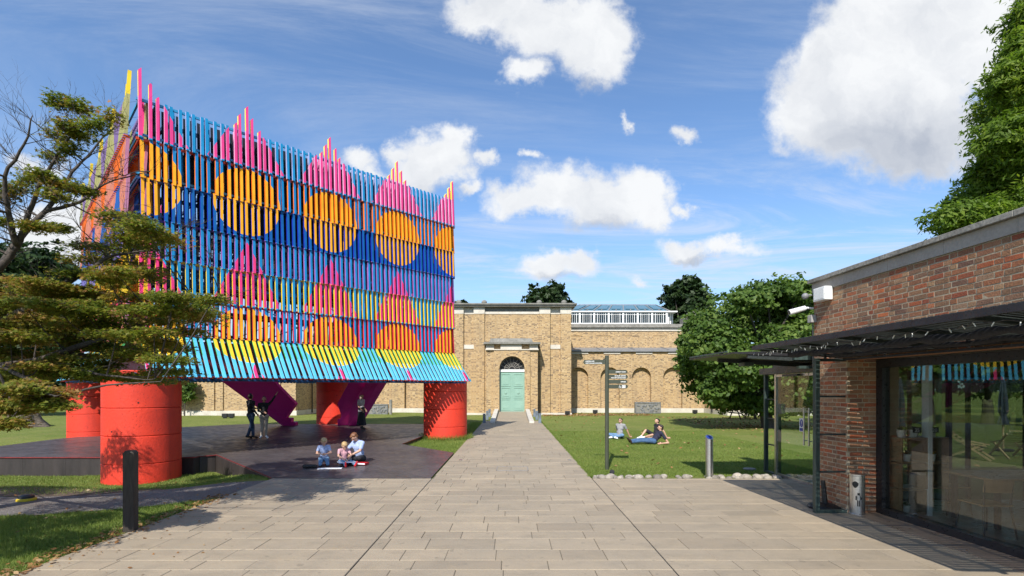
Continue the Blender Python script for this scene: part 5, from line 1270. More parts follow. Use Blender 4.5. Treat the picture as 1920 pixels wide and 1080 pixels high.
tree('conifer_tree', 'tall feathery bright green tree rising behind the red brick cafe roof', (29.0, 26.5, 0), 5.5, .5, [(a+12, b_, c, d) for a, b_, c, d in RT], 200000, .085, 'bright_leaf', 26.0, spread=1.8, aspect=1.7)
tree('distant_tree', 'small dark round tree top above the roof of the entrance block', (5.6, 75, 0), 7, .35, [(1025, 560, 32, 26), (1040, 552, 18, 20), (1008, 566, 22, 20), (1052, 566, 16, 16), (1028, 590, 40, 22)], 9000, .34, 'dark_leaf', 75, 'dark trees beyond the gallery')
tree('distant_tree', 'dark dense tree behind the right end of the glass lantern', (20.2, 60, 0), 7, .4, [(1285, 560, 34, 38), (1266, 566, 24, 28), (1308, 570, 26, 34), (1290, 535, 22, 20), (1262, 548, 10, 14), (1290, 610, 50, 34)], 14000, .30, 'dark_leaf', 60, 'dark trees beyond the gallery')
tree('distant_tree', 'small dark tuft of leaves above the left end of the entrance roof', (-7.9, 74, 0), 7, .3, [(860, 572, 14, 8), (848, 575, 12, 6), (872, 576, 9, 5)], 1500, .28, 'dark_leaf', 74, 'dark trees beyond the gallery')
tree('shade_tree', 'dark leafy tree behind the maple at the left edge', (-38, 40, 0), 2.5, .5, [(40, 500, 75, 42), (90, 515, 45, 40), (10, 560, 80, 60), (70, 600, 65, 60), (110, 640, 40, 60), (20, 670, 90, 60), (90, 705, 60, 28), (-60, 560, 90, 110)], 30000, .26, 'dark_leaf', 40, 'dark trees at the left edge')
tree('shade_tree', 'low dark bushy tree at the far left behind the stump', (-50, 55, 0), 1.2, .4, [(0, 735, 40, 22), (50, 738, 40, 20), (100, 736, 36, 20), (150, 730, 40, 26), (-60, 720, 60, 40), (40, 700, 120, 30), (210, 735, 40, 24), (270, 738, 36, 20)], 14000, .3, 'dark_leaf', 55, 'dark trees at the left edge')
for k, (px, lb) in enumerate(((1640, 'green garden tree seen dimly through the left of the cafe window'), (1740, 'green garden tree seen dimly through the middle of the cafe window'), (1850, 'green garden tree seen dimly behind the cafe column'), (1960, 'green garden tree seen dimly through the right of the cafe window'))):
    Z = 30+k*.6; tree('garden_tree', lb, ((px-CX)/F*Z, Z, 0), 1.5, .3, [(px, 700, 60, 40), (px-30, 660, 50, 50), (px+30, 665, 50, 45), (px, 620, 45, 45)], 5000, .26, 'tree_leaf', Z, 'garden trees beyond the cafe')
for (px, py, Z, lb) in ((345, 732, 40.6, 'climbing plant hanging on the gallery wall just right of the nearest drum'),):
    p = at(px, py, Z); t = empty('climbing_plant', (p[0], p[1], 1.6), 0, lb, 'climbing plant'); c = [(0, -.3, p[2]-1.6)]
    a, b_, r_ = clump_points((0, -.25, .6), (1.0, .3, 1.1), 2600); V, kk = leaves(a, b_, .13, 6); link('foliage', fast_mesh('foliage', V, kk, MAT['tree_leaf'], rnd=r_), t); MB().tube([(0, 0, -1.6), (.1, -.1, 0), (-.1, -.1, 1.2)], [.05, .04, .02], 6).build('stem', MAT['bark'], t)

# the maple in front at the left
def maple():
    base = Vector((-9.7, 7.7, 0)); t = empty('maple_tree', base, 0, 'spreading Japanese maple with tiered green and reddish leaves and bare twigs, left foreground', 'tree')
    P = lambda px, py, Z: Vector(at(px, py, Z))-base
    L = [([(0, 0, 0)], None)]
    mb = MB(); nodes = []
    def limb(pts, r0, r1, n=8):
        pts = [Vector(p) for p in pts]; out = []
        for i in range(len(pts)-1):
            for k in range(4):
                u = k/4; a = pts[max(i-1, 0)]; b_ = pts[i]; c = pts[i+1]; d = pts[min(i+2, len(pts)-1)]
                out.append(.5*((2*b_)+(c-a)*u+(2*a-5*b_+4*c-d)*u*u+(3*b_-a-3*c+d)*u**3))
        out.append(pts[-1]); out = [p+Vector((random.uniform(-1, 1), random.uniform(-1, 1), random.uniform(-1, 1)))*.012 for p in out]
        rr = [lerp(r0, r1, (i/(len(out)-1))**.8) for i in range(len(out))]; mb.tube(out, rr, n)
        for p, r in zip(out[2:], rr[2:]): nodes.append((p, r))
        return out
    tr0 = (.2, .1, 1.0); fork = (.35, .2, 1.75)
    limb([(0, 0, -.2), tr0, fork], .20, .16, 12)
    limb([fork, P(-60, 590, 7.9), P(-5, 505, 7.9), P(32, 462, 7.9), P(48, 415, 7.8), P(72, 350, 7.7), P(100, 300, 7.6), P(128, 262, 7.6), P(150, 215, 7.5)], .075, .007)
    limb([P(-5, 505, 7.9), P(40, 440, 8.1), P(85, 395, 8.3), P(125, 335, 8.4), P(165, 290, 8.5), P(215, 235, 8.5)], .06, .008)
    limb([P(32, 462, 7.9), P(15, 400, 7.6), P(8, 330, 7.4), P(45, 270, 7.3), P(60, 215, 7.2)], .05, .006)
    limb([P(85, 395, 8.3), P(150, 378, 8.3), P(195, 345, 8.4), P(280, 322, 8.4)], .035, .005)
    limb([fork, P(-80, 650, 8.2), P(30, 590, 8.2), P(110, 540, 8.2), P(165, 505, 8.3), P(215, 478, 8.4), P(300, 470, 8.5)], .10, .01)
    limb([fork, P(-90, 700, 7.8), P(0, 688, 7.8), P(60, 680, 7.8), P(110, 662, 7.8), P(180, 640, 7.9), P(260, 610, 8.1), P(350, 585, 8.3), P(430, 556, 8.5)], .10, .01)
    limb([P(60, 680, 7.8), P(130, 690, 7.5), P(200, 705, 7.3), P(290, 712, 7.2)], .04, .006)
    limb([P(0, 688, 7.8), P(60, 715, 7.0), P(130, 735, 6.8), P(200, 722, 6.7), P(300, 716, 6.6)], .035, .006)
    limb([fork, P(-60, 745, 6.6), P(0, 740, 6.2), P(60, 738, 6.0), P(110, 742, 5.9)], .05, .008)
    limb([P(110, 662, 7.8), P(190, 668, 8.4), P(280, 660, 9.0), P(370, 650, 9.3)], .04, .006)
    limb([P(110, 540, 8.2), P(170, 560, 8.9), P(260, 570, 9.4), P(380, 590, 9.6)], .04, .006)
    pads = [(109, 191, 26, 12), (148, 200, 22, 13), (201, 221, 24, 13), (176, 236, 20, 10), (126, 236, 22, 12), (104, 251, 22, 10), (148, 252, 24, 10), (126, 277, 20, 10), (98, 292, 22, 7), (79, 327, 26, 9), (63, 338, 26, 10), (104, 343, 26, 9), (129, 347, 24, 8),
            (25, 352, 32, 11), (151, 358, 16, 8), (104, 365, 26, 8), (170, 361, 14, 5), (63, 424, 30, 6), (108, 428, 26, 6), (8, 418, 18, 9), (5, 365, 22, 10)]
    pads = [(*p, random.uniform(7.3, 8.5), 330) for p in pads]
    rows = [(402, 225, 268), (428, 205, 300), (440, 230, 365), (466, 160, 335), (488, 145, 300), (508, 130, 330), (535, 60, 250), (556, 0, 210), (556, 230, 455), (572, 20, 240), (578, 260, 410), (598, 60, 260), (602, 280, 432), (622, 0, 260), (622, 270, 415), (640, 0, 170), (648, 180, 350), (668, 10, 200), (672, 210, 385), (690, 60, 240), (700, 240, 392), (712, 150, 330), (722, 0, 100), (740, 0, 130), (752, 0, 125), (770, 0, 60), (788, 8, 40), (575, -40, 60), (610, -40, 60), (650, -40, 40), (690, -40, 40), (530, -30, 60), (545, 60, 230), (565, 0, 200), (590, 0, 200), (612, 60, 230), (632, 20, 240), (658, 30, 290), (585, 240, 400), (640, 220, 370), (515, 180, 320), (455, 230, 330), (692, 20, 200), (680, 0, 180), (702, 20, 200), (762, 0, 90), (735, 20, 110)]
    for (y, x0, x1) in rows:
        x = x0+18
        while x < x1:
            rx = random.uniform(30, 58); Z = random.uniform(7.0, 9.6)
            if y > 716: Z = random.uniform(5.8, 6.6); rx *= .8
            if x+rx > x1: x = x1-rx*.75
            pads.append((x, y+random.uniform(-7, 7), rx, random.uniform(4, 7), Z, 300)); x += rx*1.45
            if x > x1-12: break
    # the rest of the round crown, left of and nearer than what the picture shows; its shade falls on lawn, track and drum
    r3 = random.Random(11)
    for k in range(90):
        X = r3.uniform(-12.5, -5.6); Z = r3.uniform(3.0, 10.5); h = r3.uniform(2.0, 5.2)
        if X/Z > -1.10: continue
        if (X+9.0)**2+(Z-6.4)**2 > 18: continue
        pads.append((CX+F*X/Z, HY-(h-H)*F/Z, .55*F/Z, .10*F/Z, Z, 150))
    PV, PN, PR = [], [], []; tw = MB()
    for (px, py, rx, ry, Z, n) in pads:
        c = P(px, py, Z); s = Z/F; r = np.array([rx*s, rx*s*.9, ry*s]); n = int((1.9 if px < 200 else 1.25)*n*(rx*8/Z/36)**1.6)+80 if px > -40 else 620
        # twig from the nearest limb
        best = min(nodes, key=lambda q: (q[0]-c).length+max(0, q[0].z-c.z)*.6); b_ = best[0]; m = b_.lerp(c, .5)+Vector((0, 0, -.05)); tw.tube([b_, b_.lerp(m, .5), m, c], [min(best[1]*.7, .016), .011, .008, .005], 5)
        for k in range(9):
            a = random.random()*6.28; e = Vector((math.cos(a)*r[0], math.sin(a)*r[1], random.uniform(-.4, .7)*r[2]))*random.uniform(.6, 1.15); tw.tube([c, c+e*.5+Vector((0, 0, .012)), c+e], [.005, .0035, .002], 4, False)
        m = max(12, n//7); d = rng.normal(size=(m, 3)); d /= np.linalg.norm(d, axis=1, keepdims=True); rad = rng.random(m)[:, None]**.45
        tuft = d*rad*r; tuft[:, 2] += .25*r[2]*np.sin(tuft[:, 0]*9+px)-.25*(tuft[:, 0]**2+tuft[:, 1]**2)/max(r[0], .01)*.5
        idx = rng.integers(0, m, n); pts = tuft[idx]+rng.normal(size=(n, 3))*np.array([.06, .06, .028])+np.array(c)
        PV.append(pts); PN.append(rng.normal(size=(n, 3))*.45+np.array([0, -.15, 1.0])); tone = random.uniform(-.15, .15)+ (.10 if px < 150 and py > 500 else 0); PR.append(np.clip(rng.random(m)[idx]*.55+rng.random(n)*.45+tone+.25*np.clip(rad[idx, 0]-.75, 0, 1), 0, 1))
    V, kk = leaves(np.concatenate(PV), np.concatenate(PN), .037, 11)
    link('foliage', fast_mesh('foliage', V, kk, MAT['maple_leaf'], rnd=np.concatenate(PR)), t)
    # bare twigs
    def fan(p, d, L, r, depth):
        q = p; pts = [p]; dd = d.copy()
        for k in range(3): dd = (dd+Vector((random.uniform(-1, 1), random.uniform(-1, 1), random.uniform(-.5, .8)))*.22).normalized(); q = q+dd*L/3; pts.append(q)
        tw.tube(pts, [r, r*.8, r*.6, r*.35], 4, False)
        if depth:
            for k in range(3):
                b_ = pts[random.randint(1, 3)]; nd = (dd+Vector((random.uniform(-1, 1), random.uniform(-1, 1), random.uniform(-.6, .9)))*.75).normalized(); fan(b_, nd, L*.62, r*.6, depth-1)
    up = [q for q in nodes if q[0].z+0 > 2.9]
    for k in range(95):
        b_, r = random.choice(up); d = Vector((random.uniform(-1, 1), random.uniform(-.8, .8), random.uniform(.0, 1.2))).normalized(); fan(b_, d, random.uniform(.25, .6), min(r*.45, .009), 2)
    for (px, py) in ((30, 300), (60, 330), (20, 380), (90, 250), (110, 320), (50, 400), (20, 440), (180, 330), (230, 330), (200, 400), (240, 430), (150, 430), (330, 440), (300, 480), (390, 500)):
        c = P(px, py, random.uniform(7.4, 8.6)); b_ = min(nodes, key=lambda q: (q[0]-c).length); tw.tube([b_[0], b_[0].lerp(c, .5)+Vector((0, 0, .04)), c], [.011, .008, .006], 5, False)
        for k in range(4): fan(c, (c-b_[0]+Vector((random.uniform(-.5, .5), random.uniform(-.5, .5), random.uniform(0, .4)))).normalized(), random.uniform(.25, .5), .0055, 2)
    mb.build('trunk', MAT['maple_bark'], t, smooth=True); tw.build('twigs', MAT['maple_bark'], t)
maple()

# grass blades and fallen leaves (uncountable)
def blades(n, fn, h, w, name, mat='grass_blade'):
    XY = fn(n); n = len(XY); z = gz(XY[:, 0], XY[:, 1]); a = rng.random(n)*6.28; hh = h*(.5+rng.random(n)*.8); ww = w*(.7+.6*rng.random(n))
    dx, dy = np.cos(a)*ww, np.sin(a)*ww; lx, ly = rng.normal(size=n)*hh*.5, rng.normal(size=n)*hh*.5
    V = np.stack([np.stack([XY[:, 0]-dx, XY[:, 1]-dy, z], 1), np.stack([XY[:, 0]+dx, XY[:, 1]+dy, z], 1), np.stack([XY[:, 0]+lx, XY[:, 1]+ly, z+hh], 1)], 1)
    tag(link(name, fast_mesh(name, V.reshape(-1, 3), 3, MAT[mat], rnd=rng.random(n)), None), kind='stuff')
def U(x0, x1, y0, y1, p=1.0):
    def f(n):
        u = rng.random(n)**p; return np.stack([x0+(x1-x0)*rng.random(n), y0+(y1-y0)*u], 1)
    return f
def track_far(x): return np.interp(x, [q[0] for q in far], [q[1] for q in far])
def track_near(x): return np.interp(x, [q[0] for q in near], [q[1] for q in near])
def lawn_near(n):
    q = U(-10.5, PLX+.05, 4.6, 9.9)(n); k = (q[:, 0] < PLX+.05*np.abs(np.sin(q[:, 1]*7)*np.sin(q[:, 1]*2.3+1))) & (q[:, 1] < track_near(q[:, 0])+.05*np.sin(q[:, 0]*9)); return q[k]
def lawn_mid(n):
    q = U(-16, PLX-.02, 9.8, 15.2)(n); k = (q[:, 1] > track_far(q[:, 0])+.05+.5*rng.random(n)) & ~((q[:, 0] > -9.1) & (q[:, 1] > 12.0+(-5.6-q[:, 0])*.98)); return q[k]
blades(120000, lawn_near, .05, .004, 'grass_tufts'); blades(60000, lawn_mid, .05, .005, 'grass_tufts')
blades(150000, U(1.93, 9.6, 12.32, 26, 1.5), .035, .005, 'grass_tufts')
def tri(n):
    q = U(-3.95, -1.93, 16.8, 24)(n); k = (q[:, 1] > 16.8-(q[:, 0]+1.9)*.75) & ((q[:, 0]+2.85)**2+(q[:, 1]-21.9)**2 > .9); return q[k]
blades(26000, tri, .06, .006, 'grass_tufts')
def rough(n): 
    a = rng.random(n)*6.28; r = .94+.25*rng.random(n)**2; return np.stack([-2.85+r*np.cos(a), 21.9+r*np.sin(a)], 1)
blades(2500, rough, .22, .008, 'tall_grass'); blades(5000, U(-2.4, -1.9, 22.5, 31, 1), .18, .01, 'tall_grass')
def litter(n, fn, s, z0=.0, name='fallen_leaves'):
    XY = fn(n); n = len(XY); zz = np.where((XY[:, 0] > PLX) & (XY[:, 1] < 11.95), .026, gz(XY[:, 0], XY[:, 1])+.03)+z0
    V, k = leaves(np.stack([XY[:, 0], XY[:, 1], zz+rng.random(n)*.012], 1), rng.normal(size=(n, 3))*.35+np.array([0, 0, 1]), s, 6, jitter=.6); tag(link(name, fast_mesh(name, V, k, MAT['dead_leaf'], rnd=rng.random(n))), kind='stuff')
litter(900, lambda n: np.stack([PLX-.06+rng.normal(size=n)*.13-.04, 5+rng.random(n)*5.2], 1), .028)
litter(110, lambda n: np.stack([PLX+np.abs(rng.normal(size=n))*1.2, 5+rng.random(n)*5.5], 1), .018)
litter(260, U(-10.5, PLX, 4.6, 14), .022); litter(420, U(2, 16, 13, 40), .05); litter(2600, lambda n: np.stack([2.5+rng.random(n)**1.4*9, 42.4+rng.normal(size=n)*1.2], 1), .05)
litter(900, lambda n: np.stack([11+rng.random(n)*8, 27+rng.random(n)*12], 1), .06)

# ------------------------------------------------------------------ people
def remesh(mb, voxel, smooth=3):
    me = mb.mesh('tmp', MAT['skin']); o = bpy.data.objects.new('tmp', me); COL.objects.link(o)
    m = o.modifiers.new('r', 'REMESH'); m.mode = 'VOXEL'; m.voxel_size = voxel; m.use_smooth_shade = True
    q = o.modifiers.new('s', 'SMOOTH'); q.factor = .5; q.iterations = smooth
    dg = bpy.context.evaluated_depsgraph_get(); out = bpy.data.meshes.new_from_object(o.evaluated_get(dg)); bpy.data.objects.remove(o); bpy.data.meshes.remove(me)
    out.polygons.foreach_set('use_smooth', [True]*len(out.polygons)); return out
def frame(d, up=(0, 0, 1)):
    """rotation whose -y axis looks along d"""
    d = Vector(d).normalized(); y = -d; x = y.cross(Vector(up)).normalized() if abs(y.z) < .99 else Vector((1, 0, 0)); z = x.cross(y); return Matrix((x, y, z)).transposed()
def person(label, loc, yaw, J, s=1.0, top='cloth_black', legs='denim', shoes='rubber', hair='hair_brown', hair_style='short', sleeves=.55, leg_len=1.0, skirt=None, child=False, group=None, build=1.0, extras=None):
    """J: joint positions in metres for a figure that looks along -y"""
    t = empty('person', loc, yaw, label, 'person', group); V = {k: Vector(v)*s for k, v in J.items() if k not in ('face',)}
    b = build*s; fr = frame(J['face']); hc = V['head']; hs = s*(1.28 if child else 1.0)
    body = MB()
    pel, che, nek = V['pelvis'], V['chest'], V['neck']
    sl, sr, hl, hr = V['sl'], V['sr'], V['hl'], V['hr']
    def torso(mb, e, low=True):
        mb.capsule(sl.lerp(sr, .12), sr.lerp(sl, .12), .062*b+e, .062*b+e); mb.capsule(che+(sl-sr)*.14, che-(sl-sr)*.14, .105*b+e, .105*b+e)
        w = pel.lerp(che, .45); mb.capsule(w+(hl-hr)*.22, w-(hl-hr)*.22, .098*b+e, .098*b+e)
        if low: mb.capsule(hl, hr, .095*b+e, .095*b+e)
        mb.capsule(pel, che, .105*b+e, .11*b+e); mb.capsule(che, nek, .10*b+e, .055*b+e)
        for q in (sl, sr): mb.capsule(che.lerp(q, .3), q, .08*b+e, .055*b+e)
    torso(body, -.012)
    body.capsule(nek, hc, .05*b, .045*b)
    body.ell(hc+fr @ Vector((0, -.005, .012))*hs, (.073*hs, .09*hs, .092*hs), fr, 16, 12)
    body.ell(hc+fr @ Vector((0, -.03, -.045))*hs, (.052*hs, .055*hs, .06*hs), fr, 14, 10)
    body.capsule(hc+fr @ Vector((0, -.088, .008))*hs, hc+fr @ Vector((0, -.112, -.022))*hs, .009*hs, .014*hs)
    body.ell(hc+fr @ Vector((0, -.088, -.06))*hs, (.022*hs, .01*hs, .012*hs), fr)
    for q in (-1, 1): body.ell(hc+fr @ Vector((q*.076, .005, -.005))*hs, (.012*hs, .022*hs, .032*hs), fr, 8, 6)
    for side in 'lr':
        S_, E, Wr = V['s'+side], V['e'+side], V['w'+side]
        body.capsule(S_, E, .044*b, .036*b); body.capsule(E, Wr, .037*b, .024*b)
        d = (Wr-E).normalized() if 'g'+side not in V else V['g'+side].normalized(); ref = Vector((1, 0, 0)) if abs(d.x) < .8 else Vector((0, 0, 1)); a = d.cross(ref).normalized(); c = a.cross(d).normalized()
        pal = Wr+d*.05*s; rot = Matrix((a, d, c)).transposed(); body.ell(pal, (.040*s, .048*s, .016*s), rot, 12, 8); body.capsule(Wr, pal, .024*b, .026*b)
        for k, L in enumerate((.070, .078, .073, .058)):
            p0 = pal+a*(.028-.0187*k)*s+d*.035*s; p1 = p0+(d*.55*L+c*.008)*s; p2 = p1+(d*.40*L-c*.014)*s; body.capsule(p0, p1, .0095*s, .009*s); body.capsule(p1, p2, .009*s, .0075*s)
        p0 = pal+a*.032*s-d*.02*s; p1 = p0+(a*.022+d*.03)*s; body.capsule(p0, p1, .012*s, .010*s); body.capsule(p1, p1+(a*.004+d*.026)*s, .010*s, .008*s)
        Hh, Kn, An, To = V['h'+side], V['k'+side], V['a'+side], V['t'+side]
        body.capsule(Hh, Kn, .078*b, .050*b); body.capsule(Kn, Kn.lerp(An, .35), .050*b, .050*b); body.capsule(Kn.lerp(An, .3), An, .050*b, .034*b); body.capsule(An, To, .034*b, .028*b)
    link('body', remesh(body, .0085 if s > .8 else .007, 2), t).data.materials[0] = MAT['skin']
    cl = MB(); torso(cl, .008*s, low=True)
    for side in 'lr':
        S_, E, Wr = V['s'+side], V['e'+side], V['w'+side]
        k = min(sleeves, 1); cl.capsule(S_, S_.lerp(E, k), .056*b, .056*b if sleeves < 1 else .046*b)
        if sleeves > 1: cl.capsule(E, E.lerp(Wr, sleeves-1), .047*b, .036*b)
    o = link('shirt', remesh(cl, .011, 4), t); o.data.materials[0] = MAT[top]
    if skirt:
        n = 28; mb = MB(); prof = [(.13, V['pelvis'].z+.17), (.175, V['pelvis'].z+.03), (.20, .55*s), (.235, .28*s), (.25, .20*s)]
        for i, (r, z) in enumerate(prof):
            for k in range(n): a = 2*math.pi*k/n; q = r*b*(1+(.03+.02*i)*math.sin(a*6+i*.3)); mb.V.append((pel.x+q*math.cos(a), pel.y+q*.8*math.sin(a), z))
        mb.Fc = [(i*n+k, i*n+(k+1) % n, (i+1)*n+(k+1) % n, (i+1)*n+k) for i in range(len(prof)-1) for k in range(n)]; mb.M = [0]*len(mb.Fc); mb.build('skirt', MAT[skirt], t, smooth=True)
    else:
        tr = MB(); tr.capsule(hl, hr, .108*b, .108*b); tr.capsule(pel, pel.lerp(che, .2), .11*b, .11*b)
        for side in 'lr':
            Hh, Kn, An = V['h'+side], V['k'+side], V['a'+side]
            tr.capsule(Hh, Kn if leg_len > .5 else Hh.lerp(Kn, leg_len*2), .092*b, .066*b if leg_len > .5 else .085*b)
            if leg_len > .5: tr.capsule(Kn, Kn.lerp(An, .4), .066*b, .062*b); tr.capsule(Kn.lerp(An, .35), Kn.lerp(An, .93), .062*b, .052*b)
        o = link('shorts' if leg_len <= .5 else 'trousers', remesh(tr, .011, 4), t); o.data.materials[0] = MAT[legs]
    for side in 'lr':
        An, To = V['a'+side], V['t'+side]; d = (To-An).normalized(); mb = MB(); mb.capsule(An-d*.035*s, To+d*.01*s, .046*s, .036*s); mb.capsule(An, An+(V['k'+side]-An).normalized()*(.05 if shoes != 'leather' else .13)*s, .046*s, .044*s)
        o = link('shoe', remesh(mb, .010, 2), t); o.data.materials[0] = MAT[shoes]
    hb = MB(); hb.ell(hc+fr @ Vector((0, .022, .035))*hs, (.084*hs, .092*hs, .082*hs), fr, 18, 12); hb.ell(hc+fr @ Vector((0, .045, -.01))*hs, (.076*hs, .062*hs, .075*hs), fr, 16, 10); hb.ell(hc+fr @ Vector((0, -.045, .085))*hs, (.06*hs, .045*hs, .028*hs), fr, 14, 8)
    r2 = random.Random(len(label)); 
    for k in range(26 if hair_style != 'curly' else 60):
        d = Vector((r2.uniform(-1, 1), r2.uniform(-.5, 1), r2.uniform(0, 1))).normalized(); hb.ell(hc+fr @ Vector((d.x*.076, .02+d.y*.082, .03+d.z*.076))*hs, tuple([(.018 if hair_style != 'curly' else .026)*hs]*3), n=7, m=5)
    if hair_style == 'long': hb.capsule(hc+fr @ Vector((0, .075, .0))*hs, hc+fr @ Vector((0, .085, -.12))*hs+Vector((0, 0, -.13)), .062*hs, .04*hs); hb.capsule(hc+fr @ Vector((.055, .04, 0))*hs, hc+fr @ Vector((.05, .05, -.1))*hs+Vector((0, 0, -.08)), .035*hs, .02*hs); hb.capsule(hc+fr @ Vector((-.055, .04, 0))*hs, hc+fr @ Vector((-.05, .05, -.1))*hs+Vector((0, 0, -.08)), .035*hs, .02*hs)
    o = link('hair', remesh(hb, .0085, 1), t); o.data.materials[0] = MAT[hair]
    f = MB()
    for q in (-1, 1): f.ell(hc+fr @ Vector((q*.031, -.084, .012))*hs, (.011*hs, .006*hs, .006*hs), fr, 8, 6)
    f.build('eyes', MAT['rubber'], t); MB().ell(hc+fr @ Vector((0, -.098, -.058))*hs, (.02*hs, .004*hs, .005*hs), fr, 8, 6).build('mouth', MAT['skin_shade'], t)
    if extras: extras(t, V, hc, fr, hs)
    return t

def stand(**k):
    J = dict(pelvis=(0, 0, .94), chest=(0, .01, 1.27), neck=(0, .01, 1.46), head=(0, -.015, 1.62), face=(0, -1, 0), sl=(.185, .01, 1.41), sr=(-.185, .01, 1.41), el=(.24, .03, 1.12), er=(-.24, .03, 1.12), wl=(.25, -.06, .87), wr=(-.25, -.06, .87),
             hl=(.095, 0, .90), hr=(-.095, 0, .90), kl=(.10, -.02, .49), kr=(-.10, -.02, .49), al=(.11, .02, .08), ar=(-.11, .02, .08), tl=(.13, -.14, .035), tr=(-.13, -.14, .035)); J.update(k); return J
DZ = .15
person('man in a black top and jeans, seen from behind, looking up under the pavilion', (-10.38, 20.35, DZ), R(150), stand(face=(.25, -.8, .55), head=(.01, .0, 1.615), kl=(-.03, -.06, .50), al=(-.12, -.02, .08), tl=(-.12, -.17, .035), ar=(.06, .10, .08), tr=(.06, -.06, .035), kr=(-.03, .0, .50), el=(.26, -.12, 1.16), wl=(.08, -.28, 1.15), er=(-.25, .06, 1.13), wr=(-.22, -.10, .95)), 1.03, 'cloth_black', 'denim_dark', sleeves=1.9, hair='hair_brown')
person('woman in a black jumper and beige trousers pointing up with one raised arm', (-9.93, 20.5, DZ), R(35), stand(face=(-.25, -.75, .65), el=(.30, -.05, 1.56), wl=(.44, -.08, 1.80), gl=(.45, -.1, .8), er=(-.22, -.06, 1.14), wr=(-.06, -.20, 1.08), kl=(.07, -.03, .49), al=(.09, .03, .08), tl=(.12, -.12, .035), kr=(-.06, .02, .49), ar=(-.10, .02, .08), tr=(-.16, -.12, .035)), .96, 'cloth_black', 'cloth_beige', 'paper', 'hair_brown', sleeves=1.85, leg_len=1)
person('woman with long fair hair in a white top and long black skirt looking up', (-7.35, 25.0, DZ), R(70), stand(face=(.0, -.75, .66), head=(0, -.01, 1.615), el=(.22, .05, 1.14), wl=(.16, -.12, .95), er=(-.22, .04, 1.14), wr=(-.16, -.12, .95), al=(.12, .05, .08), tl=(.14, -.10, .035), ar=(-.12, -.08, .08), tr=(-.14, -.25, .035), kl=(.1, 0, .49), kr=(-.1, -.06, .49)), 1.0, 'cloth_white', 'cloth_black', 'rubber', 'hair_grey', 'long', sleeves=.6, skirt='cloth_black')
RZ = .055
kneel = dict(pelvis=(0, .10, .25), chest=(0, .04, .55), neck=(0, -.0, .71), head=(0, -.06, .86), face=(0, -.75, -.6), sl=(.165, .02, .68), sr=(-.165, .02, .68), el=(.24, -.08, .46), er=(-.24, -.08, .46), wl=(.06, -.24, .44), wr=(-.06, -.24, .44),
             hl=(.09, .10, .24), hr=(-.09, .10, .24), kl=(.13, -.27, .08), kr=(-.13, -.27, .08), al=(.10, .16, .07), ar=(-.10, .16, .07), tl=(.08, .30, .05), tr=(-.08, .30, .05))
person('small fair-haired boy in a light blue shirt and jeans kneeling on the ramp', (-5.05, 13.75, RZ), R(20), kneel, .74, 'cloth_sky', 'denim_light', 'rubber', 'hair_blond', child=True)
def sitk(**k):
    J = dict(pelvis=(0, .0, .12), chest=(0, -.04, .43), neck=(0, -.08, .59), head=(0, -.15, .72), face=(0, -.7, -.65), sl=(.165, -.06, .55), sr=(-.165, -.06, .55), el=(.24, -.22, .36), er=(-.24, -.22, .36), wl=(.08, -.40, .24), wr=(-.08, -.40, .24),
             hl=(.09, 0, .11), hr=(-.09, 0, .11), kl=(.30, -.30, .17), kr=(-.30, -.30, .17), al=(-.06, -.42, .07), ar=(.06, -.46, .07), tl=(-.18, -.47, .05), tr=(.18, -.50, .05)); J.update(k); return J
person('small fair-haired child in a pink shirt sitting and drawing with legs stretched out', (-4.60, 13.95, RZ), R(35), sitk(kl=(.16, -.40, .15), kr=(-.12, -.40, .15), al=(.22, -.78, .06), ar=(-.14, -.78, .06), tl=(.26, -.82, .16), tr=(-.16, -.83, .16)), .72, 'cloth_pink', 'denim_light', 'red_plastic', 'hair_blond', child=True)
person('woman with curly ginger hair and pale blue top sitting cross-legged beside two children', (-4.28, 14.4, RZ), R(-30), sitk(head=(0, -.20, .72), chest=(0, -.06, .43), face=(-.2, -.6, -.75)), 1.0, 'cloth_sky', 'cloth_black', 'leather', 'hair_ginger', 'curly', sleeves=.7, build=1.08)
def prop(name, label, cat, loc, rz, parts, group=None):
    t = empty(name, loc, rz, label, cat, group)
    for nm, mb, m in parts: mb.build(nm, MAT[m], t)
prop('drawing_pad', 'white sheet of paper lying in front of the kneeling boy', 'paper', (-4.72, 13.28, RZ-.02), R(8), [('sheet', MB().box(-.30, -.08, 0, .30, .08, .02), 'paper')])
prop('drawing_pad', 'white drawing pad on the lap of the child in pink', 'paper', (-4.42, 13.68, RZ+.10), R(30), [('sheet', MB().box(-.22, -.13, 0, .22, .13, .012), 'paper'), ('backing', MB().box(-.22, -.13, -.008, .22, .13, -.0005), 'sign_blue')])
prop('red_book', 'small red folder between the seated woman and the child in pink', 'folder', (-4.08, 13.85, RZ+.02), R(-15), [('cover', MB().box(-.18, -.10, 0, .18, .10, .05), 'red_plastic'), ('pages', MB().box(-.17, -.105, .008, .17, -.1, .042), 'paper')])
prop('black_bag', 'flat black bag lying beside the kneeling boy', 'bag', (-5.28, 13.35, RZ-.02), R(5), [('bag_body', MB().capsule((-.12, 0, .06), (.14, 0, .055), .06, .055), 'rubber'), ('strap', MB().tube([(-.12, -.03, .1), (0, -.1, .05), (.14, -.04, .09)], .012, 6), 'rubber')])
def shades(t, V, hc, fr, hs):
    mb = MB()
    for q in (-1, 1): mb.ell(hc+fr @ Vector((q*.033, -.092, .012)), (.027, .008, .02), fr, 10, 6)
    mb.tube([hc+fr @ Vector((-.075, .0, .018)), hc+fr @ Vector((-.06, -.085, .016)), hc+fr @ Vector((.06, -.085, .016)), hc+fr @ Vector((.075, .0, .018))], .005, 5); mb.build('sunglasses', MAT['rubber'], t)
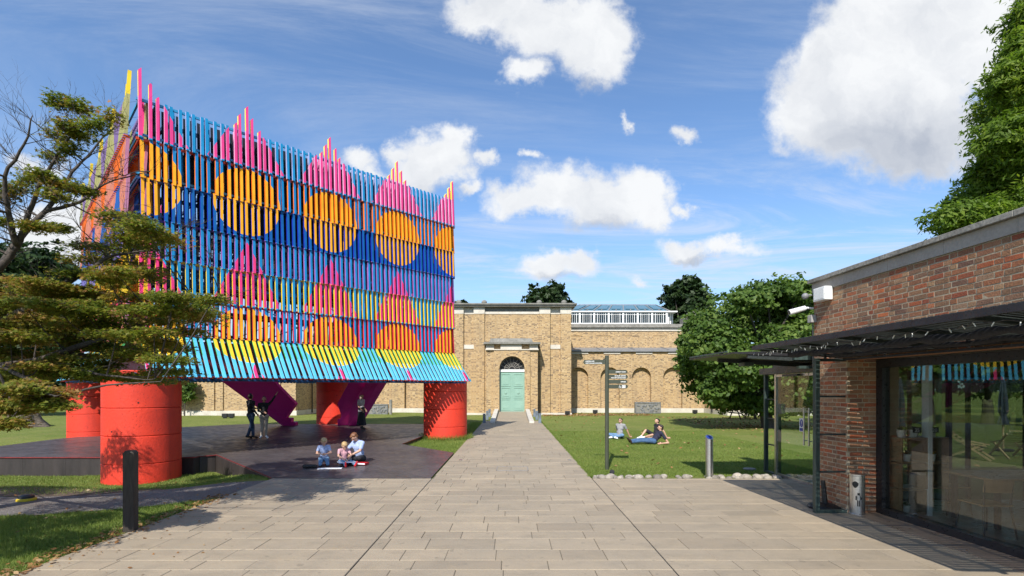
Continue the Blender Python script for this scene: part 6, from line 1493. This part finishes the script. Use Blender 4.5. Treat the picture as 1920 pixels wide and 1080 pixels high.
def badge(t, V, hc, fr, hs):
    c = V['chest']; mb = MB(); 
    for k in range(3): mb.box(c.x-.06+.045*k, c.y-.125, c.z+.0, c.x-.03+.045*k, c.y-.118, c.z+.05-.01*k)
    mb.build('shirt_print', MAT['leaf_plain'], t)
back = dict(pelvis=(0, 0, .12), chest=(0, .07, .43), neck=(0, .10, .60), head=(0, .07, .75), face=(0, -.92, .3), sl=(.18, .09, .56), sr=(-.18, .09, .56), el=(.25, .24, .30), er=(-.25, .24, .30), wl=(.29, .36, .05), wr=(-.29, .36, .05), gl=(.2, .9, 0), gr=(-.2, .9, 0),
            hl=(.10, 0, .12), hr=(-.10, 0, .12), kl=(.33, -.30, .17), kr=(-.33, -.30, .17), al=(-.08, -.45, .07), ar=(.08, -.50, .07), tl=(-.2, -.5, .05), tr=(.2, -.54, .05))
G = 'friends resting on the lawn'
person('man in a grey t-shirt, jeans and sunglasses sitting cross-legged on the lawn', (4.62, 22.0, 0), R(-42), back, 1.0, 'cloth_grey', 'denim_light', 'paper', 'hair_brown', group=G, extras=shades)
person('bearded man in a black t-shirt and shorts leaning back on the lawn', (6.12, 21.8, 0), R(-72), {**back, 'kr': (-.14, -.40, .36), 'ar': (-.12, -.66, .07), 'tr': (-.12, -.80, .04), 'kl': (.30, -.36, .20), 'al': (.0, -.60, .07), 'tl': (-.1, -.68, .05)}, 1.0, 'cloth_black', 'cloth_black', 'paper', 'hair_brown', leg_len=.42, group=G, extras=badge)
recl = dict(pelvis=(0, 0, .11), chest=(0, .21, .31), neck=(0, .29, .46), head=(0, .30, .61), face=(-.1, -.95, .1), sl=(.17, .27, .41), sr=(-.15, .27, .44), el=(.25, .50, .06), er=(-.22, .14, .24), wl=(.22, .26, .04), wr=(-.12, -.05, .22),
            hl=(.09, 0, .11), hr=(-.07, 0, .14), kl=(.09, -.45, .13), kr=(-.07, -.45, .17), al=(.10, -.87, .09), ar=(-.02, -.90, .12), tl=(.13, -.95, .19), tr=(.02, -.99, .23))
person('man in a navy t-shirt, jeans and brown boots reclining on one elbow on the lawn', (5.42, 19.7, .0), R(-84), recl, 1.02, 'cloth_navy', 'denim', 'leather', 'hair_brown', group=G)

def edge_grass(n):
    y = 12.2+rng.random(n)**1.4*22; x = 1.86+np.abs(rng.normal(size=n))*.05-.04*np.abs(np.sin(y*5)*np.sin(y*1.7)); return np.stack([x, y], 1)
blades(14000, edge_grass, .05, .006, 'edge_grass')
def weeds(n):
    q = []
    r5 = random.Random(9); cs = [s_ for s_ in slabs if s_[2] > 5]
    for k in range(90):
        a = r5.choice(cs); px_ = (a[0], lerp(a[2], a[3], r5.random())) if r5.random() < .5 else (lerp(a[0], a[1], r5.random()), a[2])
        for j in range(r5.randint(4, 14)): q.append((px_[0]+r5.gauss(0, .006)+(0), px_[1]+r5.gauss(0, .03)))
    return np.array(q)
blades(1, weeds, .03, .003, 'joint_weeds')
